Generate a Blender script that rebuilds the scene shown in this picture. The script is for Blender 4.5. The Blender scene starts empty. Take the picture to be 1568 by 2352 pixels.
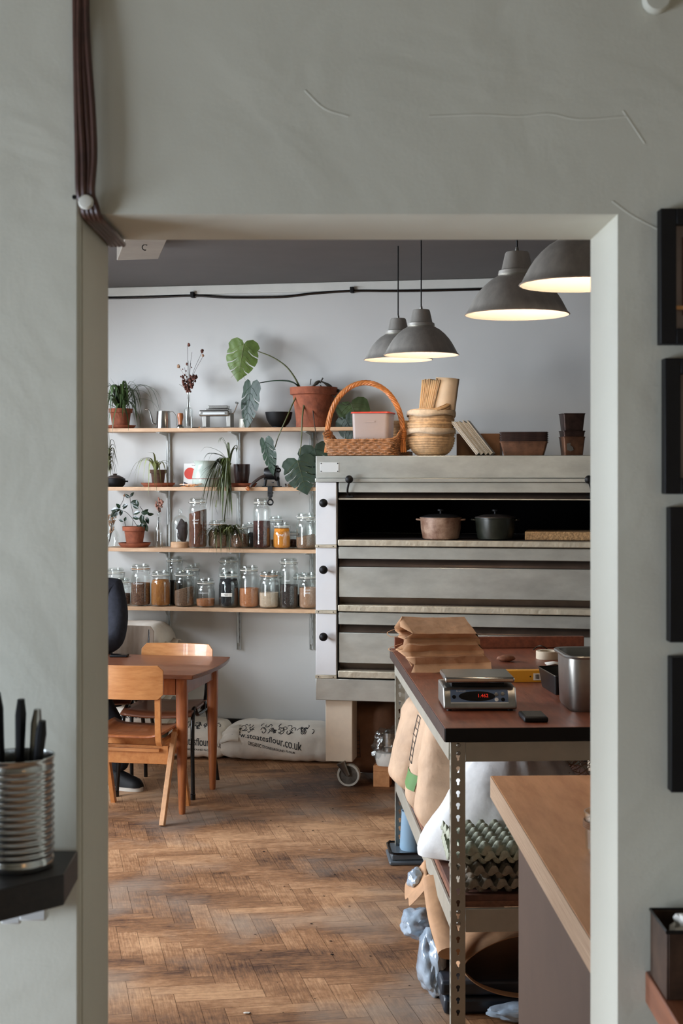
import bpy, bmesh, math, random
from mathutils import Vector, Matrix, geometry, noise
PI = math.pi
rnd = random.Random(7)
C = bpy.context.scene.collection
scene = bpy.context.scene

# ------------------------------------------------------------------ camera, world, lights
EYE, FP, CX, HY = 1.75, 3230.0, 784.0, 1090.0      # eye height, focal length and horizon read off the photograph
TH = math.atan(.181)                               # the back room is turned 10 degrees against the doorway wall
CT, ST = math.cos(TH), math.sin(TH)
YB = 8.86
cam = bpy.data.cameras.new('camera'); camo = bpy.data.objects.new('camera', cam); C.objects.link(camo)
camo.location = (0, 0, EYE); camo.rotation_euler = (PI/2, 0, 0)
cam.sensor_fit = 'VERTICAL'; cam.sensor_height = 36; cam.lens = FP/2352*36; cam.shift_y = -86/2352
cam.clip_start = .05; cam.dof.use_dof = True; cam.dof.focus_distance = 7.4; cam.dof.aperture_fstop = 11
scene.camera = camo
w = bpy.data.worlds.new('world'); scene.world = w; w.use_nodes = True
w.node_tree.nodes['Background'].inputs[0].default_value = (.62, .72, .8, 1)
w.node_tree.nodes['Background'].inputs[1].default_value = .35
scene.view_settings.view_transform = 'Standard'; scene.view_settings.look = 'None'
scene.view_settings.gamma = 1; scene.view_settings.use_curve_mapping = False
scene.view_settings.exposure = 0.12

def area(name, loc, target, sx, sy, power, col):
    l = bpy.data.lights.new(name, 'AREA'); l.shape = 'RECTANGLE'; l.size = sx; l.size_y = sy
    l.energy = power; l.color = col
    o = bpy.data.objects.new(name, l); C.objects.link(o); o.location = loc
    o.rotation_euler = (Vector(target)-Vector(loc)).to_track_quat('-Z', 'Y').to_euler()
    return o
def loc_wd(wv, d, z=0): return Vector((CT*wv-ST*d, YB-ST*wv-CT*d, z))
WL = -2.1      # left wall of the back room
area('daylight_back_window', loc_wd(WL-1.1, 2.3, 2.7), loc_wd(0, 1.6, .6), 2.2, 1.4, 350, (.80, .86, 1))
area('daylight_corner_window', loc_wd(WL-.45, 1.25, 2.15), loc_wd(0, .5, 2.0), 1.5, 1.1, 14, (.84, .885, 1))
area('daylight_middle_window', loc_wd(WL-.8, 4.4, 1.35), loc_wd(0, 2.0, .3), 1.7, 1.4, 300, (.88, .91, 1))
area('daylight_front_window', (-2.7, 1.0, 1.0), (0, 1.6, .4), 1.8, 1.2, 122, (.72, .83, 1))

# ------------------------------------------------------------------ helpers
def at(px, py, Y): return Vector(((px-CX)/FP*Y, Y, EYE-(py-HY)/FP*Y))
def onz(px, py, z):
    Y = FP*(EYE-z)/(py-HY); return Vector(((px-CX)/FP*Y, Y, z))
def wof(px, d):
    u = (px-CX)/FP; return (u*(YB-CT*d)+ST*d)/(CT+u*ST)
def sh(px, d, z=0): return loc_wd(wof(px, d), d, z)
def zof(px, py, d):
    p = sh(px, d); return EYE-(py-HY)/FP*p.y
def s2l(c): return tuple((x/255/12.92 if x/255 <= .04045 else ((x/255+.055)/1.055)**2.4) for x in c)

def mat(name, col, rough=.6, metal=0, noise_s=0, amt=.15, bump=0, bump_s=None, col2=None, stretch=None, spec=None, coat=0, detail=5):
    m = bpy.data.materials.new(name); m.use_nodes = True; nt = m.node_tree; b = nt.nodes['Principled BSDF']
    c = s2l(col); b.inputs['Base Color'].default_value = (*c, 1); b.inputs['Roughness'].default_value = rough
    b.inputs['Metallic'].default_value = metal
    if spec is not None: b.inputs['Specular IOR Level'].default_value = spec
    if coat: b.inputs['Coat Weight'].default_value = coat
    if noise_s or bump:
        tc = nt.nodes.new('ShaderNodeTexCoord'); mp = nt.nodes.new('ShaderNodeMapping')
        nt.links.new(tc.outputs['Object'], mp.inputs[0])
        if stretch: mp.inputs['Scale'].default_value = stretch
        if noise_s:
            n = nt.nodes.new('ShaderNodeTexNoise'); n.inputs['Scale'].default_value = noise_s; n.inputs['Detail'].default_value = detail
            n.inputs['Roughness'].default_value = .62
            nt.links.new(mp.outputs[0], n.inputs[0])
            r = nt.nodes.new('ShaderNodeValToRGB'); e = r.color_ramp.elements
            e[0].position = .32; e[1].position = .68
            c2 = s2l(col2) if col2 else tuple(max(0, x*(1-amt*2)) for x in c)
            e[0].color = (*c2, 1); e[1].color = (*[min(1, x*(1+(0 if col2 else amt*.5))) for x in c], 1)
            nt.links.new(n.outputs[0], r.inputs[0]); nt.links.new(r.outputs[0], b.inputs['Base Color'])
        if bump:
            n2 = nt.nodes.new('ShaderNodeTexNoise'); n2.inputs['Scale'].default_value = bump_s or noise_s or 20; n2.inputs['Detail'].default_value = detail
            nt.links.new(mp.outputs[0], n2.inputs[0])
            bp = nt.nodes.new('ShaderNodeBump'); bp.inputs['Strength'].default_value = bump; bp.inputs['Distance'].default_value = .02
            nt.links.new(n2.outputs[0], bp.inputs['Height']); nt.links.new(bp.outputs[0], b.inputs['Normal'])
    return m
def glass_mat(name, tint=(.975, .99, .985), fac=.12, rough=.03):
    m = bpy.data.materials.new(name); m.use_nodes = True; nt = m.node_tree; nt.nodes.clear()
    o = nt.nodes.new('ShaderNodeOutputMaterial'); mx = nt.nodes.new('ShaderNodeMixShader')
    t = nt.nodes.new('ShaderNodeBsdfTransparent'); t.inputs[0].default_value = (*tint, 1)
    g = nt.nodes.new('ShaderNodeBsdfGlossy'); g.inputs['Roughness'].default_value = rough; g.inputs[0].default_value = (.9, .95, .93, 1)
    lw = nt.nodes.new('ShaderNodeLayerWeight'); lw.inputs[0].default_value = fac+.25
    mr = nt.nodes.new('ShaderNodeMapRange'); mr.inputs[3].default_value = fac*.35; mr.inputs[4].default_value = .5
    nt.links.new(lw.outputs['Facing'], mr.inputs[0])
    nt.links.new(mr.outputs[0], mx.inputs[0]); nt.links.new(t.outputs[0], mx.inputs[1]); nt.links.new(g.outputs[0], mx.inputs[2])
    nt.links.new(mx.outputs[0], o.inputs[0]); return m
def emit_mat(name, col, st):
    m = bpy.data.materials.new(name); m.use_nodes = True; b = m.node_tree.nodes['Principled BSDF']
    b.inputs['Base Color'].default_value = (*s2l(col), 1); b.inputs['Emission Color'].default_value = (*s2l(col), 1); b.inputs['Emission Strength'].default_value = st
    return m
def wood(name, c1, c2, rough=.45, sc=6, stretch=(1, 12, 12), bump=.06, coat=0):
    return mat(name, c1, rough, 0, sc, 0, bump, sc*3, col2=c2, stretch=stretch, coat=coat, detail=7)

# -- meshes
def newbm(): return bmesh.new()
def box(bm, x0, x1, y0, y1, z0, z1, M=None):
    vs = [bm.verts.new(Vector(p) if M is None else M @ Vector(p)) for p in
          [(x0,y0,z0),(x1,y0,z0),(x1,y1,z0),(x0,y1,z0),(x0,y0,z1),(x1,y0,z1),(x1,y1,z1),(x0,y1,z1)]]
    for f in [(0,3,2,1),(4,5,6,7),(0,1,5,4),(1,2,6,5),(2,3,7,6),(3,0,4,7)]: bm.faces.new([vs[i] for i in f])
    return vs
def lathe(bm, prof, n=28, M=None, sx=1, sy=1, rfun=None):
    rings = []
    for k, (r, z) in enumerate(prof):
        if r <= 1e-6:
            p = Vector((0, 0, z)); rings.append([bm.verts.new(p if M is None else M @ p)])
        else:
            ring = []
            for i in range(n):
                a = 2*PI*i/n; rr = r*(rfun(a, k) if rfun else 1)
                p = Vector((rr*math.cos(a)*sx, rr*math.sin(a)*sy, z)); ring.append(bm.verts.new(p if M is None else M @ p))
            rings.append(ring)
    for a, b in zip(rings, rings[1:]):
        for i in range(n):
            j = (i+1) % n
            if len(a) == 1 and len(b) == 1: continue
            if len(a) == 1: bm.faces.new([a[0], b[j], b[i]][::-1] if False else [a[0], b[i], b[j]][::-1])
            elif len(b) == 1: bm.faces.new([a[i], a[j], b[0]])
            else: bm.faces.new([a[i], a[j], b[j], b[i]])
def tube(bm, pts, r, n=8, closed=False, cap=True, flat=1.0):
    pts = [Vector(p) for p in pts]; m = len(pts)
    rs = r if isinstance(r, (list, tuple)) else [r]*m
    T = []
    for i in range(m):
        a = pts[(i-1) % m] if closed else pts[max(0, i-1)]; b = pts[(i+1) % m] if closed else pts[min(m-1, i+1)]
        t = b-a; T.append(t.normalized() if t.length > 1e-9 else Vector((0, 0, 1)))
    up = Vector((0, 0, 1)) if abs(T[0].z) < .9 else Vector((1, 0, 0))
    N = (up-T[0]*up.dot(T[0])).normalized(); rings = []
    for i in range(m):
        N = N-T[i]*N.dot(T[i]); N = N.normalized() if N.length > 1e-6 else T[i].orthogonal().normalized()
        B = T[i].cross(N)
        rings.append([bm.verts.new(pts[i]+(N*math.cos(2*PI*k/n)*flat+B*math.sin(2*PI*k/n))*rs[i]) for k in range(n)])
    for i in range(m if closed else m-1):
        a = rings[i]; b = rings[(i+1) % m]
        for k in range(n): bm.faces.new([a[k], a[(k+1) % n], b[(k+1) % n], b[k]])
    if cap and not closed:
        bm.faces.new(rings[0][::-1]); bm.faces.new(rings[-1])
def spline(pts, k=6):
    pts = [Vector(p) for p in pts]; out = []
    P = [pts[0]*2-pts[1]]+pts+[pts[-1]*2-pts[-2]]
    for i in range(1, len(P)-2):
        for j in range(k):
            t = j/k; a, b, c, d = P[i-1:i+3]
            out.append(.5*((2*b)+(c-a)*t+(2*a-5*b+4*c-d)*t*t+(3*b-a-3*c+d)*t**3))
    out.append(pts[-1]); return out
def prism(bm, poly, y0, y1, M=None):     # poly in (x,z), extruded along y
    a = [bm.verts.new((M or Matrix()) @ Vector((x, y0, z))) for x, z in poly]
    b = [bm.verts.new((M or Matrix()) @ Vector((x, y1, z))) for x, z in poly]
    n = len(poly); bm.faces.new(a); bm.faces.new(b[::-1])
    for i in range(n): bm.faces.new([a[i], b[i], b[(i+1) % n], a[(i+1) % n]])
def rrect(w, h, r, n=5):
    out = []
    for cx, cy, a0 in ((w/2-r, h/2-r, 0), (-w/2+r, h/2-r, PI/2), (-w/2+r, -h/2+r, PI), (w/2-r, -h/2+r, 1.5*PI)):
        for i in range(n+1):
            a = a0+PI/2*i/n; out.append((cx+r*math.cos(a), cy+r*math.sin(a)))
    return out
def obj(name, bm, m, parent=None, bevel=0, sharp=40, smooth=True, seg=2, solid=0, sub=0):
    bmesh.ops.recalc_face_normals(bm, faces=bm.faces[:])
    me = bpy.data.meshes.new(name); bm.to_mesh(me); bm.free()
    if smooth:
        me.polygons.foreach_set('use_smooth', [True]*len(me.polygons)); me.set_sharp_from_angle(angle=math.radians(sharp))
    me.materials.append(m); o = bpy.data.objects.new(name, me); C.objects.link(o)
    if parent: o.parent = parent
    if solid: s = o.modifiers.new('Solid', 'SOLIDIFY'); s.thickness = solid
    if bevel:
        b = o.modifiers.new('Bevel', 'BEVEL'); b.width = bevel; b.segments = seg; b.limit_method = 'ANGLE'; b.angle_limit = .7
    if sub: s = o.modifiers.new('Sub', 'SUBSURF'); s.levels = sub; s.render_levels = sub
    return o
def tag(o, label, cat, group=None):
    o['label'] = label; o['category'] = cat
    if group: o['group'] = group
    return o
def thing(name, label, cat, loc=(0, 0, 0), rotz=0, group=None):
    o = bpy.data.objects.new(name, None); o.empty_display_size = .05; C.objects.link(o)
    o.location = loc; o.rotation_euler = (0, 0, rotz); return tag(o, label, cat, group)
def struct(name, bm, m, bevel=0, parent=None):
    o = obj(name, bm, m, parent, bevel)
    if not parent: o['kind'] = 'structure'
    return o
def bx(name, dims, m, parent=None, bevel=.002, M=None):
    b = newbm(); box(b, *dims, M=M); return obj(name, b, m, parent, bevel)
def textbm(s, size, fn=None, depth=0, spacing=1.0, shear=0, bold=0):
    cu = bpy.data.curves.new('t', 'FONT'); cu.body = s; cu.size = size; cu.align_x = 'CENTER'; cu.align_y = 'CENTER'
    cu.space_character = spacing; cu.shear = shear; cu.resolution_u = 3; cu.extrude = depth; cu.offset = bold
    o = bpy.data.objects.new('t', cu); C.objects.link(o); dg = bpy.context.evaluated_depsgraph_get()
    me = bpy.data.meshes.new_from_object(o.evaluated_get(dg)); b = newbm(); b.from_mesh(me)
    bpy.data.objects.remove(o); bpy.data.meshes.remove(me)
    if fn:
        for v in b.verts: v.co = fn(v.co.x, v.co.y)
    return b
def text(s, size, m, parent, M, name='lettering', **k):
    b = textbm(s, size, **k)
    for v in b.verts: v.co = M @ v.co
    return obj(name, b, m, parent, smooth=False)
RZ = lambda a: Matrix.Rotation(a, 4, 'Z')
RX = lambda a: Matrix.Rotation(a, 4, 'X')
RY = lambda a: Matrix.Rotation(a, 4, 'Y')
TR = lambda x, y, z: Matrix.Translation((x, y, z))
FRONT = RX(PI/2)        # text in xy plane -> standing, readable from -y

# ------------------------------------------------------------------ materials
M = {}
M['white_metal'] = mat('white_metal', (205, 208, 205), .45, .2)
M['steel'] = mat('steel', (190, 190, 186), .22, 1, 14, .08)
M['steel_dull'] = mat('steel_dull', (168, 166, 160), .38, 1, 9, .12)
M['black'] = mat('black', (12, 12, 13), .55, 0, 20, .2, spec=.3)
M['black_gloss'] = mat('black_gloss', (14, 14, 15), .2, 0)
M['black_metal'] = mat('black_metal', (24, 23, 23), .4, .4, 30, .2)
M['terracotta'] = mat('terracotta', (158, 88, 60), .85, 0, 16, .2, .15, 60)
M['soil'] = mat('soil', (52, 38, 30), .95, 0, 60, .3, .5, 90)
M['shelf'] = wood('shelf_wood', (208, 170, 132), (186, 146, 110), .5, 5, (1, 10, 10), .04)
M['leaf'] = mat('leaf', (78, 100, 56), .42, 0, 9, .25)
M['leaf_dark'] = mat('leaf_dark', (44, 64, 46), .5, 0, 9, .25)
M['leaf_light'] = mat('leaf_light', (108, 132, 64), .42, 0, 12, .2)
M['leaf_pale'] = mat('leaf_pale', (150, 158, 100), .5, 0, 12, .2)
M['stem'] = mat('stem', (96, 100, 58), .5, 0, 20, .2)
M['stem_dark'] = mat('stem_dark', (58, 50, 38), .6, 0, 20, .2)
M['glass'] = glass_mat('clear_glass')
M['gasket'] = mat('gasket', (200, 150, 110), .6)
M['ink_white'] = mat('ink_white', (240, 240, 238), .5)
M['ink_black'] = mat('ink_black', (30, 30, 32), .6)
M['dried'] = mat('dried_flower', (112, 66, 52), .9, 0, 50, .3)
M['dried_pale'] = mat('dried_pale', (190, 150, 118), .9, 0, 50, .25)
M['wicker'] = mat('wicker', (176, 122, 78), .55, 0, 35, .25, .3, 60)
M['wicker_orange'] = mat('wicker_orange', (204, 128, 66), .45, 0, 30, .2, .2, 60)
M['rattan'] = mat('rattan', (208, 170, 126), .65, 0, 30, .2, .2, 80)
M['kraft'] = mat('kraft_paper', (198, 152, 112), .75, 0, 8, .12, .25, 14)
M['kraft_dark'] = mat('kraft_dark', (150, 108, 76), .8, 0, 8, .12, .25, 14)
M['sack_paper'] = mat('sack_paper', (226, 216, 200), .8, 0, 5, .1, .4, 9)
M['paper'] = mat('paper', (236, 230, 218), .7, 0, 10, .05)
M['beech'] = wood('beech', (206, 142, 84), (184, 116, 62), .32, 5, (8, 1.2, 8), .03, .2)
M['beech_h'] = wood('beech_across', (214, 152, 96), (186, 120, 68), .3, 5, (1.2, 8, 8), .03, .3)
M['teak'] = wood('teak', (132, 80, 54), (104, 60, 40), .34, 6, (1.2, 9, 9), .03, .2)
M['teak_leg'] = wood('teak_leg', (176, 106, 58), (140, 76, 42), .34, 6, (9, 9, 1.2), .03, .2)
M['bench'] = wood('bench_top', (138, 76, 50), (104, 54, 36), .42, 5, (8, 1.2, 8), .05)
M['ply'] = wood('plywood', (232, 168, 114), (204, 138, 86), .5, 4, (6, 1.1, 6), .04)
M['ply_edge'] = wood('plywood_edge', (204, 176, 146), (168, 134, 104), .6, 7, (2, .6, 40), .1)
M['rack'] = mat('rack_paint', (176, 172, 158), .45, .25, 12, .06)
M['plastic_blue'] = mat('blue_plastic', (150, 182, 205), .4)
M['film'] = glass_mat('plastic_film', (.93, .95, .97), .25, .18)

# ------------------------------------------------------------------ room shell
def plaster(name, col, bump=.3, scale=2.2, stain=None):
    m = bpy.data.materials.new(name); m.use_nodes = True; nt = m.node_tree; b = nt.nodes['Principled BSDF']
    tc = nt.nodes.new('ShaderNodeTexCoord')
    n = nt.nodes.new('ShaderNodeTexNoise'); n.inputs['Scale'].default_value = scale; n.inputs['Detail'].default_value = 6
    n.inputs['Roughness'].default_value = .5
    nt.links.new(tc.outputs['Object'], n.inputs[0])
    r = nt.nodes.new('ShaderNodeValToRGB'); e = r.color_ramp.elements; c = s2l(col); e[0].position = .3; e[1].position = .7
    e[0].color = (*[x*.93 for x in c], 1); e[1].color = (*c, 1)
    nt.links.new(n.outputs[0], r.inputs[0]); nt.links.new(r.outputs[0], b.inputs['Base Color'])
    n2 = nt.nodes.new('ShaderNodeTexNoise'); n2.inputs['Scale'].default_value = scale*1.6; n2.inputs['Detail'].default_value = 3; n2.inputs['Distortion'].default_value = .6
    n3 = nt.nodes.new('ShaderNodeTexNoise'); n3.inputs['Scale'].default_value = 160; n3.inputs['Detail'].default_value = 2
    nt.links.new(tc.outputs['Object'], n2.inputs[0]); nt.links.new(tc.outputs['Object'], n3.inputs[0])
    ad = nt.nodes.new('ShaderNodeMath'); ad.operation = 'MULTIPLY_ADD'; ad.inputs[1].default_value = .035
    nt.links.new(n3.outputs[0], ad.inputs[0]); nt.links.new(n2.outputs[0], ad.inputs[2])
    bp = nt.nodes.new('ShaderNodeBump'); bp.inputs['Strength'].default_value = bump; bp.inputs['Distance'].default_value = .05
    nt.links.new(ad.outputs[0], bp.inputs['Height']); nt.links.new(bp.outputs[0], b.inputs['Normal'])
    b.inputs['Roughness'].default_value = .62; return m
M['plaster_front'] = plaster('painted_plaster', (203, 201, 185), .15, 2.6)
M['plaster_back'] = plaster('back_plaster', (216, 215, 210), .1, 1.5)
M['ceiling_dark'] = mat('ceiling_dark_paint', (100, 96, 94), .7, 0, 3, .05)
M['ceiling_grey'] = mat('ceiling_grey_paint', (170, 168, 160), .7, 0, 3, .05)
ZC = 2.962
OX0, OX1, OZ = -.3715, .3965, 2.124; Y0, Y1 = 2.02, 2.24

# doorway wall: one mesh around the opening
b = newbm()
box(b, -5.0, OX0, Y0, Y1, 0, ZC); box(b, OX1, 4.0, Y0, Y1, 0, ZC); box(b, OX0, OX1, Y0, Y1, OZ, ZC)
bmesh.ops.remove_doubles(b, verts=b.verts[:], dist=1e-5)
for f in [f for f in b.faces if abs(f.normal.x) > .9 and (abs(f.calc_center_median().x-OX0) < 1e-4 or abs(f.calc_center_median().x-OX1) < 1e-4) and f.calc_center_median().z > OZ]:
    pass
struct('wall_front', b, M['plaster_front'])
b = newbm(); box(b, -2.3, OX0-.0006, 2.005, 2.0195, 0, ZC); struct('wall_pier', b, M['plaster_front'], .006)

# floor: herringbone blocks, each with its own tone
def floor_mat():
    m = bpy.data.materials.new('herringbone_parquet'); m.use_nodes = True; nt = m.node_tree; B = nt.nodes['Principled BSDF']
    uv = nt.nodes.new('ShaderNodeUVMap'); uv.uv_map = 'grain'
    mp = nt.nodes.new('ShaderNodeMapping'); mp.inputs['Scale'].default_value = (4, 60, 1)
    nt.links.new(uv.outputs[0], mp.inputs[0])
    n = nt.nodes.new('ShaderNodeTexNoise'); n.inputs['Scale'].default_value = 2.2; n.inputs['Detail'].default_value = 7; n.inputs['Roughness'].default_value = .7
    nt.links.new(mp.outputs[0], n.inputs[0])
    at_ = nt.nodes.new('ShaderNodeAttribute'); at_.attribute_name = 'tone'
    tc = nt.nodes.new('ShaderNodeTexCoord')
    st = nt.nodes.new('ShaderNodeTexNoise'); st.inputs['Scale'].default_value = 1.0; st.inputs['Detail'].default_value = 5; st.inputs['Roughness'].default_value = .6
    mp2 = nt.nodes.new('ShaderNodeMapping'); mp2.inputs['Scale'].default_value = (.8, 1.7, 1); mp2.inputs['Location'].default_value = (3.4, 1.2, 0)  # stain noise, shifted so its dark patches also paint shade at near right
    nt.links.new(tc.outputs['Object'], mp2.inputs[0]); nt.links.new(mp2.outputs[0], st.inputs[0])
    fine = nt.nodes.new('ShaderNodeTexNoise'); fine.inputs['Scale'].default_value = 26; fine.inputs['Detail'].default_value = 5; fine.inputs['Roughness'].default_value = .75
    nt.links.new(tc.outputs['Object'], fine.inputs[0])
    r = nt.nodes.new('ShaderNodeValToRGB'); e = r.color_ramp.elements
    e[0].position = .33; e[0].color = (*s2l((82, 54, 38)), 1); e[1].position = .66; e[1].color = (*s2l((210, 164, 122)), 1)
    el = r.color_ramp.elements.new(.5); el.color = (*s2l((156, 112, 76)), 1)
    # fac = grain*.5 + tone*.35 + stain/shade*.5 ...
    def math_(op, a, b_, clamp=False):
        x = nt.nodes.new('ShaderNodeMath'); x.operation = op; x.use_clamp = clamp
        for i, v in enumerate((a, b_)):
            if isinstance(v, (int, float)): x.inputs[i].default_value = v
            else: nt.links.new(v, x.inputs[i])
        return x.outputs[0]
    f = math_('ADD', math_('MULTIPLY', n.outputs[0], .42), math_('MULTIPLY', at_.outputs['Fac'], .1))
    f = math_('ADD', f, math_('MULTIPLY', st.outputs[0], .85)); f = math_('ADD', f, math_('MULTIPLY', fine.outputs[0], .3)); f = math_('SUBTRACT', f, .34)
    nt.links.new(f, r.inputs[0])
    # grey worn haze in patches
    st2 = nt.nodes.new('ShaderNodeTexNoise'); st2.inputs['Scale'].default_value = 1.7; st2.inputs['Detail'].default_value = 6
    nt.links.new(tc.outputs['Object'], st2.inputs[0])
    rr = nt.nodes.new('ShaderNodeValToRGB'); rr.color_ramp.elements[0].position = .5; rr.color_ramp.elements[1].position = .68
    rr.color_ramp.elements[1].color = (.6, .6, .6, 1)
    nt.links.new(st2.outputs[0], rr.inputs[0])
    mx = nt.nodes.new('ShaderNodeMix'); mx.data_type = 'RGBA'; mx.inputs['B'].default_value = (*s2l((158, 146, 132)), 1)
    nt.links.new(rr.outputs[0], mx.inputs['Factor']); nt.links.new(r.outputs[0], mx.inputs['A']); nt.links.new(mx.outputs['Result'], B.inputs['Base Color'])
    B.inputs['Roughness'].default_value = .5
    bp = nt.nodes.new('ShaderNodeBump'); bp.inputs['Strength'].default_value = .25; bp.inputs['Distance'].default_value = .004
    nt.links.new(n.outputs[0], bp.inputs['Height']); nt.links.new(bp.outputs[0], B.inputs['Normal'])
    return m
M['gap'] = mat('floor_joint', (70, 50, 38), .9)
b = newbm(); uvl = b.loops.layers.uv.new('grain'); tl = b.loops.layers.float_color.new('tone') if hasattr(b.loops.layers, 'float_color') else b.loops.layers.color.new('tone')
wv = .0752; gap = .0006
F1 = Vector((1, .162, 0)).normalized(); F2 = Vector((.217, -1, 0)).normalized(); FO = loc_wd(0, 0)
def fpt(a, d_): return FO+F1*a+F2*d_
def block(x, y, w_, h_, vert):
    pts = [(x*wv+gap, y*wv+gap), ((x+w_)*wv-gap, y*wv+gap), ((x+w_)*wv-gap, (y+h_)*wv-gap), (x*wv+gap, (y+h_)*wv-gap)]
    c = fpt((x+w_/2)*wv, (y+h_/2)*wv)
    if c.y < -3.2 or c.y > 9.6 or c.x < -3.6 or c.x > 3.7: return
    vs = [b.verts.new(fpt(a, d_)) for a, d_ in pts]; f = b.faces.new(vs)
    o1, o2, t = rnd.random()*50, rnd.random()*50, rnd.random()
    for lp, (a, d_) in zip(f.loops, pts):
        lp[uvl].uv = (d_+o1, a+o2) if vert else (a+o1, d_+o2); lp[tl] = (t, t, t, 1)
for i in range(-260, 280):
    for mm in range(-32, 33):
        X, Yc = i+4*mm, i-4*mm
        if not (-75 < X < 85 and -30 < Yc < 172): continue
        block(X, Yc, 4, 1, False); block(X+4, Yc-3, 1, 4, True)
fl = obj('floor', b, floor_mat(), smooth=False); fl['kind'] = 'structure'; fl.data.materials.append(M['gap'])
bm2 = newbm(); bm2.from_mesh(fl.data)
n0 = len(bm2.faces); box(bm2, -5, 4, -3.4, 9.9, -.1, -.0015); bm2.faces.ensure_lookup_table()
for f in bm2.faces[n0:]: f.material_index = 1
for f in bm2.faces:
    if f.normal.z < 0 and f.material_index == 0: f.normal_flip()
bm2.to_mesh(fl.data); bm2.free()

# room-aligned boxes in the wall frame (w, d, z)
def wbox(bm, w0, w1, d0, d1, z0, z1):
    pts = [loc_wd(w0, d0, z0), loc_wd(w1, d0, z0), loc_wd(w1, d1, z0), loc_wd(w0, d1, z0), loc_wd(w0, d0, z1), loc_wd(w1, d0, z1), loc_wd(w1, d1, z1), loc_wd(w0, d1, z1)]
    vs = [bm.verts.new(p) for p in pts]
    for f in [(0,3,2,1),(4,5,6,7),(0,1,5,4),(1,2,6,5),(2,3,7,6),(3,0,4,7)]: bm.faces.new([vs[i] for i in f])
WR = 3.3
b = newbm(); wbox(b, WL-.2, WR+.2, -.2, 0, 0, ZC+.05); struct('wall_back', b, M['plaster_back'])
WIN = [(.7, 3.4), (3.75, 5.4)]; ZW = [(.2, 2.7), (.3, 1.9)]
b = newbm()
for d0, d1 in ((-.2, WIN[0][0]), (WIN[0][1], WIN[1][0]), (WIN[1][1], 7.2)): wbox(b, WL-.2, WL, d0, d1, 0, ZC)
for (d0, d1), (Z0w, Z1w) in zip(WIN, ZW): wbox(b, WL-.2, WL, d0, d1, 0, Z0w); wbox(b, WL-.2, WL, d0, d1, Z1w, ZC)
struct('wall_left', b, M['plaster_back'])
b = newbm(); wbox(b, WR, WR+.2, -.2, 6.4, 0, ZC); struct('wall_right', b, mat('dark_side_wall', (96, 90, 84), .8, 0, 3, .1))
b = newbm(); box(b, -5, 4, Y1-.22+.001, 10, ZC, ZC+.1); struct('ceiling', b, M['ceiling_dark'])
for i, (d0, d1) in enumerate(WIN):
    b = newbm(); Z0w, Z1w = ZW[i]
    for k in range(4):
        dd = d0+(d1-d0)*k/3; wbox(b, WL-.12, WL-.07, dd-.025, dd+.025, Z0w, Z1w)
    for z in (Z0w, Z1w-.05, (Z0w+Z1w)/2+.3): wbox(b, WL-.12, WL-.07, d0, d1, z, z+.05)
    wfr = struct('window_%d' % (i+1), b, M['white_metal'])
    b = newbm(); wbox(b, WL-.098, WL-.094, d0, d1, Z0w, Z1w); obj('pane', b, M['glass'], wfr)
# front room behind the camera
b = newbm()
for y0, y1 in ((-3.2, -.1), (1.9, 2.019)): box(b, -2.2, -2.0, y0, y1, 0, ZC)
box(b, -2.2, -2.0, -.1, 1.9, 0, .2); box(b, -2.2, -2.0, -.1, 1.9, 1.9, ZC); struct('wall_entrance_left', b, M['plaster_front'])
b = newbm(); box(b, 2.2, 2.4, -3.2, 2.019, 0, ZC); struct('wall_entrance_right', b, M['plaster_front'])
b = newbm(); box(b, -2.2, 2.4, -3.4, -3.2, 0, ZC); struct('wall_entrance_rear', b, M['plaster_front'])
b = newbm(); box(b, -2.2, 2.4, -3.4, 2.0195, ZC, ZC+.1); struct('ceiling_entrance', b, M['ceiling_grey'])
b = newbm()
for k in range(4): box(b, -2.13, -2.08, -.1+.66*k-.025, -.1+.66*k+.025, .2, 1.9)
for z in (.2, 1.85): box(b, -2.13, -2.08, -.1, 1.9, z, z+.05)
struct('window_3', b, M['white_metal'])

# skirting, picture rail, ceiling casing
b = newbm(); wbox(b, WL, WR, .0005, .022, 0, .165); wbox(b, WL, WR, .0005, .014, .165, .192); struct('baseboard_back', b, mat('skirting_black', (34, 33, 34), .45, 0, 12, .2), .003)
b = newbm(); wbox(b, WL, WR, .0005, .02, 2.905, 2.9615); struct('trim_1', b, mat('rail_paint', (222, 222, 214), .5, 0, 5, .04), .004)
b = newbm()
q = [onz(268, 599, 2.9), onz(362, 596, 2.9)]
q = [Vector(((px-CX)/FP*(FP*(1.13)/(HY-py)), FP*1.13/(HY-py), 2.88)) for px, py in ((268, 598), (364, 595), (398, 520), (298, 520))]
lo = [b.verts.new(p) for p in q]; hi = [b.verts.new(Vector((p.x, p.y, ZC))) for p in q]
b.faces.new(lo); b.faces.new(hi)
for i in range(4): b.faces.new([lo[i], lo[(i+1) % 4], hi[(i+1) % 4], hi[i]])
cas = struct('trim_2', b, mat('casing_paint', (150, 142, 130), .6, 0, 6, .08), .004)
b = newbm(); p0 = Vector(((333-CX)/FP*(FP*1.13/(HY-562)), FP*1.13/(HY-562), 2.873))
tube(b, [p0+Vector((.014*math.cos(a), 0, .014*math.sin(a)-.006)) for a in [i*PI/8 for i in range(2, 14)]], .0025, 6); obj('hook', b, M['black_metal'], cas)

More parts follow.
